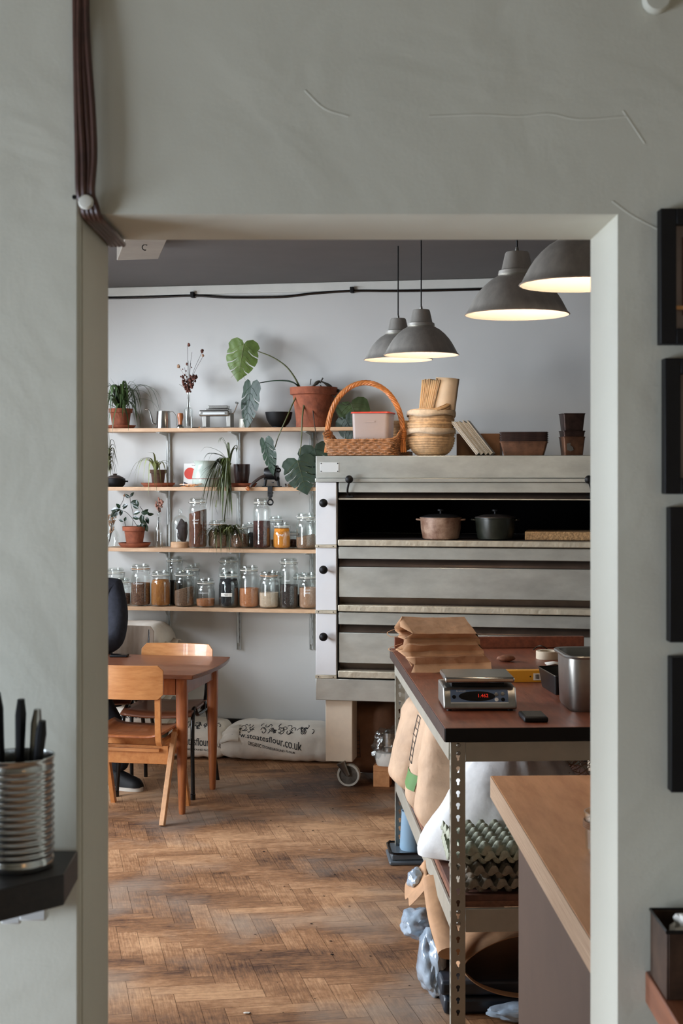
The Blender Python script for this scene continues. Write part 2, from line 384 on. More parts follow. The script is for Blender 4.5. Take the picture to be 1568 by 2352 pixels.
# ------------------------------------------------------------------ foreground: doorway side
def cable_path():
    pts = [at(188, -120, 2.005), at(187, 0, 2.005), at(190, 120, 2.0), at(196, 250, 2.0), at(199, 360, 2.0), at(197, 440, 2.0)]
    return pts
cb = thing('cable_bundle', 'bundle of brown cables running down the corner and round the top left of the doorway', 'cable', at(195, 440, 2.0))
cm = mat('cable_brown', (74, 46, 35), .45, 0, 30, .2); inv = Matrix.Translation(-cb.location)
for k, off in enumerate((-.0095, -.0035, .003, .0095)):
    pts = [p+Vector((off*1.05+(.002*math.sin(i*1.3+k) if i else 0), -.004-.002*(k % 2), 0)) for i, p in enumerate(cable_path())]
    pts.append(at(205, 470, 2.006)+Vector((off, -.004, 0)))
    pts.append(Vector((OX0+.016+off, Y0-.004, OZ-.006+.0*k)))
    pts.append(Vector((OX0+.017+off, Y0+.1, OZ-.008)))
    pts.append(Vector((OX0+.015+off, Y1-.004, OZ-.008)))
    b = newbm(); tube(b, [inv @ p for p in spline(pts, 6)], .0046, 8); obj('cable', b, cm, cb)
b = newbm(); c0 = inv @ at(197, 464, 1.992)
lathe(b, [(0, -.004), (.009, -.004), (.011, 0), (.009, .006), (0, .008)], 14, TR(*c0) @ RX(PI/2)); obj('clip', b, mat('clip_white', (214, 212, 200), .5), cb)['label'] = 'white cable clip'
b = newbm(); lathe(b, [(0, .004), (.003, .003), (.0035, 0)], 10, TR(*(inv @ at(171, 453, 1.984))) @ RX(PI/2)); obj('nail', b, M['black_metal'], cb)

pk = thing('wall_plate', 'round painted plate on the wall at the top right', 'wall fitting', at(1505, 2, 2.019))
b = newbm(); lathe(b, [(0, .016), (.017, .016), (.0195, .012), (.02, .004), (.02, 0), (0, 0)], 28, RX(PI/2)); obj('disc', b, M['plaster_front'], pk)
# plaster cracks: thin raised ridges
ridge = [[(700, 208), (745, 250), (800, 268)], [(985, 268), (1100, 264), (1190, 268), (1260, 262), (1330, 275), (1440, 268)], [(1405, 462), (1450, 495), (1512, 528)], [(1430, 255), (1480, 330)]]
b = newbm()
for r_ in ridge: tube(b, spline([at(x, y, 2.0224) for x, y in r_], 4), .003, 16)
struct('trim_3', b, M['plaster_front'])

# picture frames on the right
FR = [(1517, 478, 790, 'topmost black picture frame at the right edge, above three others'), (1527, 822, 1135, 'second black picture frame from the top at the right edge'),
      (1538, 1165, 1476, 'third black picture frame from the top at the right edge'), (1541, 1510, 1821, 'lowest black picture frame at the right edge, above the dark tin')]
for i, (x, y0, y1, lab) in enumerate(FR):
    p = at(x, y1, 1.995); h = (y1-y0)/FP*1.995; wd_ = .155; fw = .0225
    t = thing('picture_frame', lab, 'picture frame', (p.x, 2.0195, p.z), 0, 'black frames beside the doorway')
    b = newbm()
    box(b, 0, fw, -.024, 0, 0, h); box(b, wd_-fw, wd_, -.024, 0, 0, h); box(b, fw, wd_-fw, -.024, 0, 0, fw); box(b, fw, wd_-fw, -.024, 0, h-fw, h)
    obj('frame', b, M['black'], t, .0012)
    bx('mount', (fw, wd_-fw, -.008, -.004, fw, h-fw), mat('mount_board', (150, 136, 130), .8, 0, 30, .1), t, 0)
    if i == 0:
        bx('print', (fw+.012, wd_-fw-.012, -.0095, -.0082, fw+.02, h-fw-.016), mat('print_red', (104, 62, 52), .6, 0, 40, .3), t, 0)
        bx('print_stripe', (fw-.001, wd_-fw, -.0115, -.0096, fw+.028, fw+.0335), mat('print_orange', (226, 168, 108), .6), t, 0)
    else: bx('print', (fw+.02, wd_-fw-.02, -.0095, -.0082, fw+.02, h-fw-.02), mat('print_grey', (120, 112, 108), .6, 0, 40, .3), t, 0)

# left wall shelf with cutlery tin
zs = 1.75-(1953-HY)/FP*1.985
pa = [(at(179, 1953, 1.984).x, 1.984), (at(147, 2009, FP*(EYE-zs)/(2009-HY)).x, FP*(EYE-zs)/(2009-HY)), (-.52, 1.71), (-.9, 1.66), (-.9, 1.984)]
b = newbm()
th = .041
top = [b.verts.new((x, y, zs)) for x, y in pa]; bot = [b.verts.new((x, y, zs-th)) for x, y in pa]
b.faces.new(top); b.faces.new(bot[::-1])
for i in range(5): b.faces.new([top[i], top[(i+1) % 5], bot[(i+1) % 5], bot[i]])
tag(obj('wall_shelf', b, wood('dark_board', (40, 32, 28), (24, 20, 18), .5, 6), None, .002), 'thick black wall shelf at the lower left, carrying a ribbed tin', 'shelf')
b = newbm(); box(b, -.45, -.412, 1.962, 1.9845, zs-th-.052, zs-th-.0005); box(b, -.478, -.45, 1.972, 1.9845, zs-th-.06, zs-th-.02)
tag(obj('socket_box', b, M['white_metal'], None, .003), 'small white box on the wall under the black shelf', 'electrical box')
# ribbed tin
cy = 1.905; cxn = (38-CX)/FP*cy
can = thing('tin_can', 'ribbed steel food tin full of cutlery on the black shelf', 'tin can', (cxn, cy, zs+.0005))
prof = [(0, .001), (.046, .001), (.048, 0), (.05, .003), (.05, .012)]
for i in range(14):
    z = .016+i*.0088; prof += [(.0478, z-.001), (.0484, z+.001), (.0506, z+.0035), (.0506, z+.0045), (.0484, z+.0068)]
prof += [(.05, .142), (.0497, .146), (.0515, .1475), (.0515, .15), (.0495, .15), (.0485, .146), (.048, .02), (0, .02)]
b = newbm(); lathe(b, prof, 64); obj('can_body', b, M['steel'], can, sharp=70)
UT = [(-.012, -.012, .215, -.1, 'black'), (.004, -.006, .205, .03, 'black'), (-.026, .004, .225, -.22, 'black'), (.012, .008, .19, .14, 'steel'), (-.004, .016, .2, .06, 'steel'), (.018, -.012, .178, .2, 'black'), (-.03, -.014, .196, -.3, 'steel')]
LB = ['leftmost black-handled knife', 'black-handled knife in the middle', 'tall black-handled knife leaning left', 'steel spoon leaning right', 'upright steel fork at the back', 'short black-handled knife leaning right', 'steel fork leaning left']
for (dx, dy, h, tl_, mk), lb in zip(UT, LB):
    u = thing('cutlery', lb+' in the ribbed tin', 'cutlery', (cxn+dx, cy+dy, zs+.022), 0, 'cutlery in the ribbed tin'); u.rotation_euler = (0, tl_*.55, 0)
    b = newbm(); tube(b, [(0, 0, .01), (0, 0, h*.55)], .003, 8); obj('shank', b, M['steel'], u)
    b = newbm(); tube(b, [(0, 0, h*.5), (0, 0, h*.6), (0, 0, h*.9), (0, 0, h)], [.006, .0095, .0125, .008], 10, flat=.6); obj('handle', b, M[mk], u)
# right wall shelf, tin and tissue
zr = EYE-(2241-HY)/FP*2.0; xr = (1488-CX)/FP*2.0
b = newbm(); box(b, xr, xr+.35, 1.72, 2.0195, zr-.045, zr)
tag(obj('wall_shelf', b, wood('brown_board', (150, 92, 62), (120, 70, 46), .45, 6, (12, 1, 12)), None, .002), 'brown wooden shelf board at the lower right corner', 'shelf')
t = thing('dark_tin', 'dark square tin at the lower right edge holding a white cloth', 'tin', (xr+.004, 1.905, zr+.0005))
b = newbm(); W_, D_, H_ = .18, .1, .092
for a in ((0, .003, 0, D_), (W_-.003, W_, 0, D_), (.003, W_-.003, 0, .003), (.003, W_-.003, D_-.003, D_)): box(b, a[0], a[1], a[2], a[3], .0, H_)
box(b, .003, W_-.003, .003, D_-.003, 0, .003); obj('tin_body', b, mat('rusty_dark_tin', (84, 62, 48), .5, .5, 18, .3), t, .001)
b = newbm(); tube(b, [(0, 0, H_), (W_, 0, H_), (W_, D_, H_), (0, D_, H_)], .0028, 6, closed=True); obj('rim', b, M['black_metal'], t)
def blob(bm, c, r, amp=.3, f=3, n=3, seed=0, sc=(1, 1, 1)):
    g = bmesh.ops.create_icosphere(bm, subdivisions=n, radius=1)
    for v in g['verts']:
        k = 1+amp*noise.noise(v.co*f+Vector((seed, seed*2, 0)))+amp*.4*noise.noise(v.co*f*2.7+Vector((seed, 0, 3)))
        v.co = Vector((v.co.x*sc[0], v.co.y*sc[1], v.co.z*sc[2]))*r*k+Vector(c)
b = newbm(); blob(b, (0, 0, 0), .038, .5, 2.4, 4, 3, (1.2, .8, .9)); o = tag(obj('cloth', b, M['paper'], None), 'crumpled white cloth poking out of the dark tin at lower right', 'cloth'); o.location = (xr+.072, 1.945, zr+.082)

# ------------------------------------------------------------------ pendant lamps
M['shade_in'] = mat('shade_inside_white', (172, 160, 148), .6)
M['pend'] = mat('brushed_grey_aluminium', (222, 219, 210), .42, .7, 30, .1, stretch=(1, 1, .15))
M['bulb'] = emit_mat('warm_bulb', (255, 206, 150), 4)
PL = [(914, 827, 156, 'farthest hanging grey dome lamp, leftmost of the four'), (967, 816, 171, 'grey dome lamp overlapping the leftmost one, second from the left'),
      (1187, 724, 237, 'large grey dome lamp hanging third from the left'), (1330, 655, 272, 'largest and nearest grey dome lamp, cut off by the door jamb')]
for px, py, wpx, lab in PL:
    Y = .36*FP/wpx; p = at(px, py, Y)
    t = thing('pendant_lamp', lab, 'pendant lamp', p, 0, 'grey dome pendant lamps')
    pr = [(.18, 0), (.183, .002), (.181, .005), (.177, .006)]
    for i in range(9):
        a = i/8; pr.append((.177-(.177-.060)*(a**1.0)*(.45+.55*a), .006+.128*(1-(1-a)**1.55)))
    pr = [(.18, 0), (.1835, .002), (.181, .0055), (.175, .010), (.166, .028), (.153, .052), (.136, .078), (.115, .102), (.092, .122), (.068, .136), (.06, .140)]
    b = newbm(); lathe(b, pr, 56); obj('lamp_shade', b, M['pend'], t, sharp=50)
    b = newbm(); lathe(b, [(r*.985-.001, z-.0012) for r, z in pr][1:], 56); obj('shade_lining', b, M['shade_in'], t)
    b = newbm(); lathe(b, [(.062, .138), (.066, .142), (.064, .154), (.056, .158), (.054, .16), (.042, .214), (.038, .22), (0, .222)], 40); obj('cap', b, M['pend'], t, sharp=35)
    b = newbm(); lathe(b, [(0, .221), (.006, .221), (.007, .226), (.005, .238), (0, .24)], 14); obj('cord_grip', b, M['steel_dull'], t)
    b = newbm(); tube(b, [(0, 0, .236), (0, 0, ZC-p.z-.001)], .0032, 6); obj('cord', b, M['black'], t)
    b = newbm(); lathe(b, [(0, .035), (.018, .04), (.029, .058), (.029, .072), (.018, .095), (.014, .11), (0, .112)], 20); obj('bulb', b, M['bulb'], t)
    l = bpy.data.lights.new('lamp_light', 'POINT'); l.energy = 5; l.color = (1, .83, .64); l.shadow_soft_size = .03
    lo_ = bpy.data.objects.new('lamp_light', l); C.objects.link(lo_); lo_.location = (p.x, p.y, p.z+.02)

# unseen glowing globe behind the camera, added to warm the doorway wall and jamb
t = thing('fill_globe', 'unseen warm globe added to light the doorway wall and left jamb', 'lamp', (1.25, -.5, 1.95))
b = newbm(); lathe(b, [(0, -.09)]+[(.09*math.cos(a), .09*math.sin(a)) for a in [(-5+i)*PI/12 for i in range(11)]]+[(0, .09)], 24); obj('globe', b, emit_mat('warm_globe', (255, 190, 120), 12), t)
b = newbm(); tube(b, [(0, 0, .09), (0, 0, ZC-1.951)], .003, 6); obj('cord', b, M['black'], t)

# conduit on the back wall
t = thing('wall_cable', 'black cable clipped along the back wall below the ceiling', 'cable', sh(445, .02, zof(445, 678, .02)), -TH)
ci = (Matrix.Translation(t.location) @ RZ(-TH)).inverted()
pts = [(150, 688), (233, 685), (330, 683), (445, 679), (520, 683), (600, 683), (660, 681), (720, 674), (810, 668), (900, 668), (1000, 667), (1110, 664), (1250, 660), (1400, 658)]
b = newbm(); tube(b, [ci @ sh(x, .018, zof(x, y, .018)) for x, y in [(p.x, p.y) for p in spline([(x, y, 0) for x, y in pts], 5)]], .0085, 8); obj('cable_run', b, M['black_gloss'], t)
for x, y in ((445, 679), (810, 668), (1180, 661)):
    b = newbm(); c0 = ci @ sh(x, .0, zof(x, y, .018)); box(b, c0.x-.011, c0.x+.011, -.03+.0, .0195, c0.z-.014, c0.z+.022); obj('clip', b, M['black'], t, .003)

# ------------------------------------------------------------------ shelves
SD = .27
SZ = [zof(480, y, SD) for y in (982.5, 1119, 1260.5, 1396.5)]
names = ['top wooden shelf with plants and kettle on the back wall', 'second wooden shelf from the top, with the pitcher', 'third wooden shelf from the top, above the lowest row of jars', 'lowest wooden shelf lined with glass jars']
wl, wr = WL+.6, wof(985, 0)
for z, nm in zip(SZ, names):
    b = newbm(); wbox(b, wl, wr, .032, SD, z-.0225, z); tag(obj('shelf_board', b, M['shelf'], None, .0012), nm, 'shelf', 'shelf boards on the back wall')
for px, lab in ((214, 'white metal shelf upright hidden behind the left jamb'), (388, 'white metal shelf upright below the kettle'), (549, 'white metal shelf upright in the middle of the shelves'), (716, 'white metal shelf upright next to the oven')):
    if px == 214: continue
    zb = zof(px, 1493, .03)
    t = thing('shelf_upright', lab, 'shelf support', sh(px, 0, zb), -TH, 'shelf uprights')
    H = SZ[0]+.012-zb
    b = newbm(); box(b, -.013, -.0105, -.019, -.0004, 0, H); box(b, .0105, .013, -.019, -.0004, 0, H); box(b, -.0105, .0105, -.004, -.0004, 0, H)
    obj('channel', b, M['white_metal'], t, .0005)
    b = newbm()
    for k in range(int(H/.05)):
        z = .02+k*.05; box(b, -.007, -.004, -.0048, -.0041, z, z+.018); box(b, .004, .007, -.0048, -.0041, z, z+.018)
    obj('slots', b, M['steel_dull'], t, 0, smooth=False)
    for z in SZ:
        zz = z-.0228-zb
        b = newbm(); prism(b, [(0, 0), (0, -.001)], 0, 1) if False else None
        if b is None: b = newbm()
        poly = [(-.02, zz), (-.22, zz), (-.22, zz-.008), (-.07, zz-.022), (-.04, zz-.05), (-.027, zz-.22), (-.02, zz-.22)]
        A = [b.verts.new((-.004, y, z_)) for y, z_ in poly]; B = [b.verts.new((.004, y, z_)) for y, z_ in poly]
        b.faces.new(A); b.faces.new(B[::-1])
        for i in range(len(poly)): b.faces.new([A[i], A[(i+1) % len(poly)], B[(i+1) % len(poly)], B[i]])
        box(b, -.014, .014, -.235, -.02, zz-.004, zz-.0005)
        obj('bracket', b, M['white_metal'], t, .0005)

# ------------------------------------------------------------------ plants
def strap(bm, pts, w0, tip=.15, fold=.25):
    pts = spline(pts, 4); n = len(pts); prev = None
    for i, p in enumerate(pts):
        t = (pts[min(n-1, i+1)]-pts[max(0, i-1)]).normalized(); s = t.cross(Vector((0, 0, 1)))
        s = s.normalized() if s.length > .05 else Vector((1, 0, 0))
        if prev is not None and s.dot(ps) < 0: s = -s
        ps = s; nn = s.cross(t); k = i/(n-1); w_ = w0*1.25*(min(1, .55+k*3)*(1-k**2.2)+.04)
        cur = [bm.verts.new(p-s*w_), bm.verts.new(p-nn*w_*fold), bm.verts.new(p+s*w_)]
        if prev:
            bm.faces.new([prev[0], prev[1], cur[1], cur[0]]); bm.faces.new([prev[1], prev[2], cur[2], cur[1]])
        prev = cur
def spider(bm, c, n, rr, hh, drop, w0=.006, seed=1, mind=None, back=-1):
    r = random.Random(seed)
    for i in range(n):
        a = r.uniform(0, 2*PI); R = r.uniform(.35, 1)*rr; h = r.uniform(.15, 1)*hh; dr = r.uniform(.1, 1)*drop
        if r.random() < .25: dr *= .1; h = hh*r.uniform(.7, 1.1); R *= .6
        dx, dy = math.cos(a)*R, math.sin(a)*R*.8
        if dy > .1: dy = .1
        c_ = Vector(c)+Vector((dx*.08, dy*.08, 0)); w0_ = w0*1.5
        strap(bm, [c_, c_+Vector((dx*.35, dy*.35, h*.8)), c_+Vector((dx*.75, dy*.75, h*.75-dr*.15)), c_+Vector((dx, dy, h*.3-dr))], w0_*r.uniform(.7, 1.1))
def pot_parts(t, R, r0, H, mat_, rim=True, soil=True, saucer=0, zs_=0, name='pot', sz=.022):
    if saucer:
        b = newbm(); s_ = saucer; lathe(b, [(0, 0), (s_*.8, 0), (s_*.84, .004), (s_*.88, sz*.4), (s_*.93, sz*.5), (s_*.94, sz*.7), (s_, sz), (s_-.005, sz), (s_*.84, .006), (0, .006)], 36); obj('saucer', b, M['terracotta'], t); zs_ = .0065
    b = newbm()
    if rim: pr = [(0, 0), (r0, 0), (r0+(R*.9-r0)*.78, H*.78), (R, H*.785), (R*1.0, H*.8), (R*1.02, H), (R*.93, H), (R*.9, H*.9), (0, H*.9)]
    else: pr = [(0, 0), (r0*.86, 0), (r0, H*.08), (R*.97, H*.6), (R, H), (R*.94, H), (R*.92, H*.9), (0, H*.9)]
    lathe(b, [(r, z+zs_) for r, z in pr], 36); obj(name, b, mat_, t, sharp=50)
    if soil:
        b = newbm(); lathe(b, [(R*.915, H*.9+zs_), (R*.6, H*.93+zs_), (0, H*.95+zs_)], 20, rfun=lambda a, k: 1); obj('soil', b, M['soil'], t)
    return H+zs_
def sc(px, d): return FP/sh(px, d).y
def shelfthing(name, lab, cat, px, d, si, group=None, dz=.0004): 
    return thing(name, lab, cat, sh(px, d, SZ[si]+dz), -TH, group)

# P1 big spider plant on the top shelf
d = .15; t = shelfthing('spider_plant', 'bushy spider plant in a terracotta pot at the left end of the top shelf', 'potted plant', 277, d, 0)
s = sc(277, d); top_ = pot_parts(t, 27/s, 19/s, 44/s, M['terracotta'], saucer=35/s)
b = newbm(); spider(b, (0, 0, top_), 60, .27, .2, .17, .0046, 3)
for e in ((-.1, .17), (-.02, .19), (.1, .2), (.12, .14), (-.07, .21)): strap(b, [(0, 0, top_), (e[0]*.3, 0, top_+e[1]*.55), (e[0], 0, top_+e[1]*.95)], .005)
strap(b, [(0, -.03, top_), (.02, -.1, top_+.03), (.0, -.13, top_-.06), (-.005, -.14, -.035)], .007)
strap(b, [(0, -.03, top_), (.05, -.1, top_+.03), (.09, -.13, top_-.06), (.1, -.14, -.02)], .006)
strap(b, [(0, -.02, top_), (.06, -.08, top_+.06), (.15, -.1, top_-.04), (.17, -.11, .01)], .006)
obj('foliage', b, M['leaf'], t)
pl1 = t
# runner plantlet hanging from it
t = thing('hanging_plantlet', 'dangling clump of spider plant offshoots above the black clay pot', 'plant', sh(251, .28, zof(251, 1062, .28)), -TH)
b = newbm()
for k in range(48):
    a = rnd.uniform(0, 2*PI); R = rnd.uniform(.01, .06); z0 = rnd.uniform(-.045, .075)
    strap(b, [(0, 0, z0), (math.cos(a)*R*.6, math.sin(a)*R*.5, z0+.02), (math.cos(a)*R, math.sin(a)*R*.5, z0-.055)], .0042)
strap(b, [(0, 0, .08), (.02, 0, .115), (.045, 0, .085)], .006); strap(b, [(0, 0, .07), (.01, 0, .14), (.03, 0, .13), (.05, 0, .055)], .006); strap(b, [(0, 0, .08), (-.02, 0, .12), (-.05, 0, .1)], .004)
obj('foliage', b, mat('leaf_tangled', (104, 104, 60), .6, 0, 30, .4), t)
b = newbm(); tube(b, spline([(0, 0, .06), (-.012, .0, .14), (-.026, .02, .26), (-.03, .06, .30)], 5), .0013, 5); tube(b, spline([(-.005, 0, .06), (.002, .0, .12), (-.012, .01, .24), (-.02, .06, .30)], 5), .001, 5); obj('runner', b, M['stem'], t)

# kettle
d = .17; s = sc(375, d); t = shelfthing('gooseneck_kettle', 'polished steel gooseneck kettle without a lid on the top shelf', 'kettle', 375, d, 0)
R = 16.5/s; H = 40/s
b = newbm(); lathe(b, [(0, 0), (R*1.03, 0), (R*1.03, .003), (R, .008), (R*.93, H*.95), (R*.95, H), (R*.9, H), (R*.9, .01), (0, .01)], 36); obj('body', b, M['steel'], t)
b = newbm(); tube(b, spline([(-R*.95, 0, 9/s), (-25/s, 0, 13/s), (-29/s, 0, 28/s), (-34/s, 0, 42/s), (-43/s, 0, 44/s)], 5), [.0062]*11+[.0048]*10, 8); obj('spout', b, M['steel'], t)
b = newbm(); tube(b, spline([(R*.9, 0, 37/s), (22/s, 0, 39/s), (30/s, 0, 30/s), (32.5/s, 0, 18/s), (32/s, 0, 7/s)], 5), .0028, 8, flat=.6); obj('handle', b, M['steel'], t)
# tamper
s = sc(414, .2); t = shelfthing('coffee_tamper', 'coffee tamper with a turned wooden handle beside the kettle', 'coffee tamper', 414, .2, 0)
b = newbm(); lathe(b, [(0, 0), (8.5/s, 0), (8.5/s, 3/s), (6/s, 7/s), (4/s, 9/s), (0, 9/s)], 24); obj('base', b, M['steel'], t)
b = newbm(); lathe(b, [(0, 8/s), (5/s, 8.5/s), (4.4/s, 14/s), (6.8/s, 24/s), (7/s, 30/s), (6/s, 34.5/s), (0, 35.5/s)], 24); obj('handle', b, M['teak_leg'], t)
def bottle(t, R, H, neck=.35, nh=.62):
    b = newbm(); lathe(b, [(0, .002), (R*.95, 0), (R, .006), (R, H*.48), (R*.9, H*.55), (R*neck, H*nh), (R*neck*.85, H*.93), (R*neck*1.15, H*.95), (R*neck*1.1, H)], 28); obj('bottle', b, M['glass'], t)
def seedhead(bm, c, r, seed): blob(bm, c, r, .5, 2, 2, seed, (1, 1, 1.3))
# dried flowers 1
s = sc(433, .17); t = shelfthing('flower_bottle', 'clear glass bottle of tall dried red-brown flowers on the top shelf', 'vase', 433, .17, 0); bottle(t, 10.5/s, 82/s, .4, .6)
b = newbm()
for dx, dz in ((-22, 102), (-3, 190), (32, 175), (36, 168), (8, 175), (5, 150), (-10, 140), (-1, 155)): tube(b, spline([(rnd.uniform(-3, 3)/s, 0, 6/s), (0, 0, 80/s), (dx*.35/s, rnd.uniform(-4, 4)/s, (80+(dz-80)*.5)/s), (dx/s, 0, dz/s)], 5), .0011, 5)
obj('stems', b, M['stem_dark'], t)
b = newbm(); r2 = random.Random(4)
for i in range(120):
    h = r2.uniform(0, 1); sp = 5+16*h
    seedhead(b, (r2.uniform(-1, 1)*sp/s, r2.uniform(-1, 1)*sp*.6/s, (84+38*h)/s), r2.uniform(1.4, 2.6)/s, i)
for c0, r in (((1, 0, 192), 3.2), ((32, 0, 177), 3.8), ((-4, 0, 148), 2.5), ((7, 0, 140), 1.4), ((-14, 0, 136), 1.2), ((-6, 0, 132), 1.4)): seedhead(b, tuple(x/s for x in c0), r/s, r)
obj('flower_heads', b, M['dried'], t)
b = newbm(); seedhead(b, (-24/s, 0, 143/s), 3.4/s, 3); seedhead(b, (34/s, 0, 167/s), 2.6/s, 3); tube(b, [(-22/s, 0, 140/s), (-10/s, 0, 122/s)], .0008, 4); obj('pale_heads', b, M['dried_pale'], t)
# clip by pasta machine
t = shelfthing('wooden_clip', 'little wooden peg lying between the bottle and the pasta machine', 'peg', 453, .2, 0)
bx('jaw', (-.016, .02, -.004, .004, 0, .006), M['beech'], t, .001, RY(-.18)); bx('jaw', (-.03, .01, -.012, -.005, .0, .006), M['black_metal'], t, .001, RY(.05))
# pasta machine
s = sc(500, .16); t = shelfthing('pasta_machine', 'chrome pasta machine with a crank on the top shelf', 'pasta machine', 500, .16, 0)
k = 1/s
def quadprism(name, poly, y0, y1, m, bev=.001): b = newbm(); prism(b, [(x*k, z*k) for x, z in poly], y0, y1); return obj(name, b, m, t, bev)
bx('base', (-37*k, 38*k, -.045, .05, 0, .006), M['steel'], t, .002)
for x0 in (-33, 24): bx('side_plate', (x0*k, (x0+10)*k, -.04, .045, .006, 34*k), M['steel_dull'], t, .002)
bx('roller_housing', (-39*k, 31*k, -.055, .03, 27*k, 41*k), M['steel'], t, .007)
bx('roller_slot', (-30*k, 22*k, -.0565, -.05, 31*k, 36*k), M['white_metal'], t, .001)
b = newbm(); box(b, -27*k, 28*k, -.02, .05, 41*k, 45*k); box(b, -22*k, 24*k, -.01, .05, 45*k, 52*k); obj('feed_tray', b, M['steel'], t, .003)
b = newbm(); tube(b, [(31*k, -.01, 34*k), (38*k, -.01, 34*k), (41*k, -.01, 39*k), (50*k, -.03, 57*k)], .003, 8); tube(b, [(50*k, -.03, 57*k), (50*k, -.07, 57*k)], .007, 10); obj('crank', b, M['steel'], t)
# small ceramic pot, black bowl
s = sc(562, .14); t = shelfthing('ceramic_cup', 'small pale ceramic cup behind the drooping monstera leaf on the top shelf', 'cup', 562, .14, 0)
b = newbm(); lathe(b, [(0, 0), (13.5/s, 0), (14/s, .003), (12.5/s, 21/s), (11/s, 21/s), (11/s, .005), (0, .005)], 28); obj('cup', b, mat('cream_ceramic', (204, 200, 184), .4), t)
s = sc(640, .16); t = shelfthing('black_bowl', 'matte black footed bowl on the top shelf beside the big terracotta pot', 'bowl', 640, .16, 0)
b = newbm(); lathe(b, [(0, 0), (16/s, 0), (15/s, 3/s), (22/s, 9/s), (28/s, 20/s), (31.5/s, 36/s), (29/s, 36/s), (25/s, 20/s), (15/s, 8/s), (0, 7/s)], 36); obj('bowl', b, M['black'], t)

# ---- monstera
def leaf_mesh(L, W, seed=0, notches=None, curl=.25):
    nr = random.Random(seed)
    notches = notches or [(.3, .6), (.5, .6), (.7, .6)]
    def width(v):  # v: 0 at petiole end .. 1 at tip ; half width
        return .5*W*max(0, (math.sin(PI*min(1, (v*.93+.075))**.72)))**.8
    def side(sg):
        pts = [(0, 0), (.07*W*sg, .10*L), (.25*W*sg, .15*L), (.41*W*sg, .08*L), (.49*W*sg, -.04*L)]
        last = .06
        for nv, dep in notches:
            nv += nr.uniform(-.03, .03); gap_ = .017
            for q in (.35, .75): vv = last+(nv-gap_-last)*q; pts.append((width(vv)*sg, -vv*L))
            vv = nv-gap_; pts.append((width(vv)*sg*.985, -vv*L))
            pts.append((width(nv)*(1-dep*.55+.03)*sg, -(nv-.055)*L)); pts.append((width(nv)*(1-dep)*sg, -(nv-.15)*L)); pts.append((width(nv)*(1-dep*.55-.03)*sg, -(nv-.045)*L))
            vv = nv+gap_; pts.append((width(vv)*sg*.97, -vv*L)); last = nv+gap_
        for q in (.3, .6, .85): vv = last+(1-last)*q; pts.append((width(vv)*sg*.9, -vv*L))
        return pts
    out = side(1)+[(0, -1.02*L)]+side(-1)[::-1][:-1]
    n = len(out); vs = [Vector(p) for p in out]
    g = []
    st = W/15
    yy = -L
    while yy < .14*L:
        xx = -W/2
        while xx < W/2:
            g.append(Vector((xx+nr.uniform(-.1, .1)*st, yy+nr.uniform(-.1, .1)*st))); xx += st
        yy += st
    r = geometry.delaunay_2d_cdt(vs+g, [(i, (i+1) % n) for i in range(n)], [], 1, 1e-6)
    return r[0], r[2]
def leaf(bm, base, tipdir, normal, L, W, seed=0, cup=.3, droop=.3, notches=None):
    y = -Vector(tipdir).normalized(); nrm = Vector(normal); nrm = (nrm-y*nrm.dot(y)).normalized(); x = y.cross(nrm)
    vs, fs = leaf_mesh(L, W, seed, notches); out = []
    for v in vs:
        z = -cup*abs(v.x)**1.3/(W/2)**.3*.6 - droop*(min(0, v.y)/L)**2*L*.35 + .0012*math.sin(abs(v.x)*120/W*.2-v.y*60/L*.25)
        if abs(v.x) < W*.02: z -= .0015
        out.append(bm.verts.new(Vector(base)+x*v.x+y*v.y+nrm*z))
    for f in fs:
        try: bm.faces.new([out[i] for i in f])
        except ValueError: pass
def veins(bm, base, tipdir, normal, L, W, cup=.3, droop=.3):
    y = -Vector(tipdir).normalized(); nrm = Vector(normal); nrm = (nrm-y*nrm.dot(y)).normalized(); x = y.cross(nrm)
    def P(a, c): return Vector(base)+x*a+y*c+nrm*(-cup*abs(a)**1.3/(W/2)**.3*.6-droop*(min(0, c)/L)**2*L*.35+.0012)
    tube(bm, [P(0, -L*i/12) for i in range(12)], [.0016*(1-i/13) for i in range(12)], 5)
    for v in (.02, .16, .3, .45, .6, .74):
        for sg in (-1, 1): tube(bm, [P(sg*W*.36*q*(1-v*.5), -(v+.2*q**1.5)*L) for q in (0, .35, .7, 1)], .0008, 4)
dm = .155; s = sc(718, dm)
mt = shelfthing('monstera', 'large monstera in a big terracotta pot on the top shelf, leaves trailing downwards', 'potted plant', 720, dm, 0)
mi = (Matrix.Translation(mt.location) @ RZ(-TH)).inverted()
R = 50/s; H = 94/s
b = newbm(); lathe(b, [(0, 0), (40/s, 0), (41/s, 3/s), (40/s, 5/s), (41/s, 10/s), (40/s, 12/s), (48/s, 74/s), (54/s, 76/s), (55/s, 92/s), (51/s, 92/s), (49/s, 84/s), (0, 84/s)], 44); obj('pot', b, M['terracotta'], mt, sharp=50)
b = newbm(); lathe(b, [(49/s, 84/s), (30/s, 90/s), (0, 92/s)], 20); obj('soil', b, M['soil'], mt)
b = newbm(); tube(b, spline([mi @ sh(672, dm+.03, zof(672, 905, dm+.03)), mi @ sh(690, dm+.05, zof(690, 893, dm+.05)), mi @ sh(715, dm+.03, zof(715, 889, dm+.03)), mi @ sh(735, dm+.02, zof(735, 876, dm+.02)), mi @ sh(760, dm, zof(760, 889, dm)), mi @ sh(778, dm, zof(778, 899, dm))], 6), [.008+.004*math.sin(i*.9) for i in range(31)], 8)
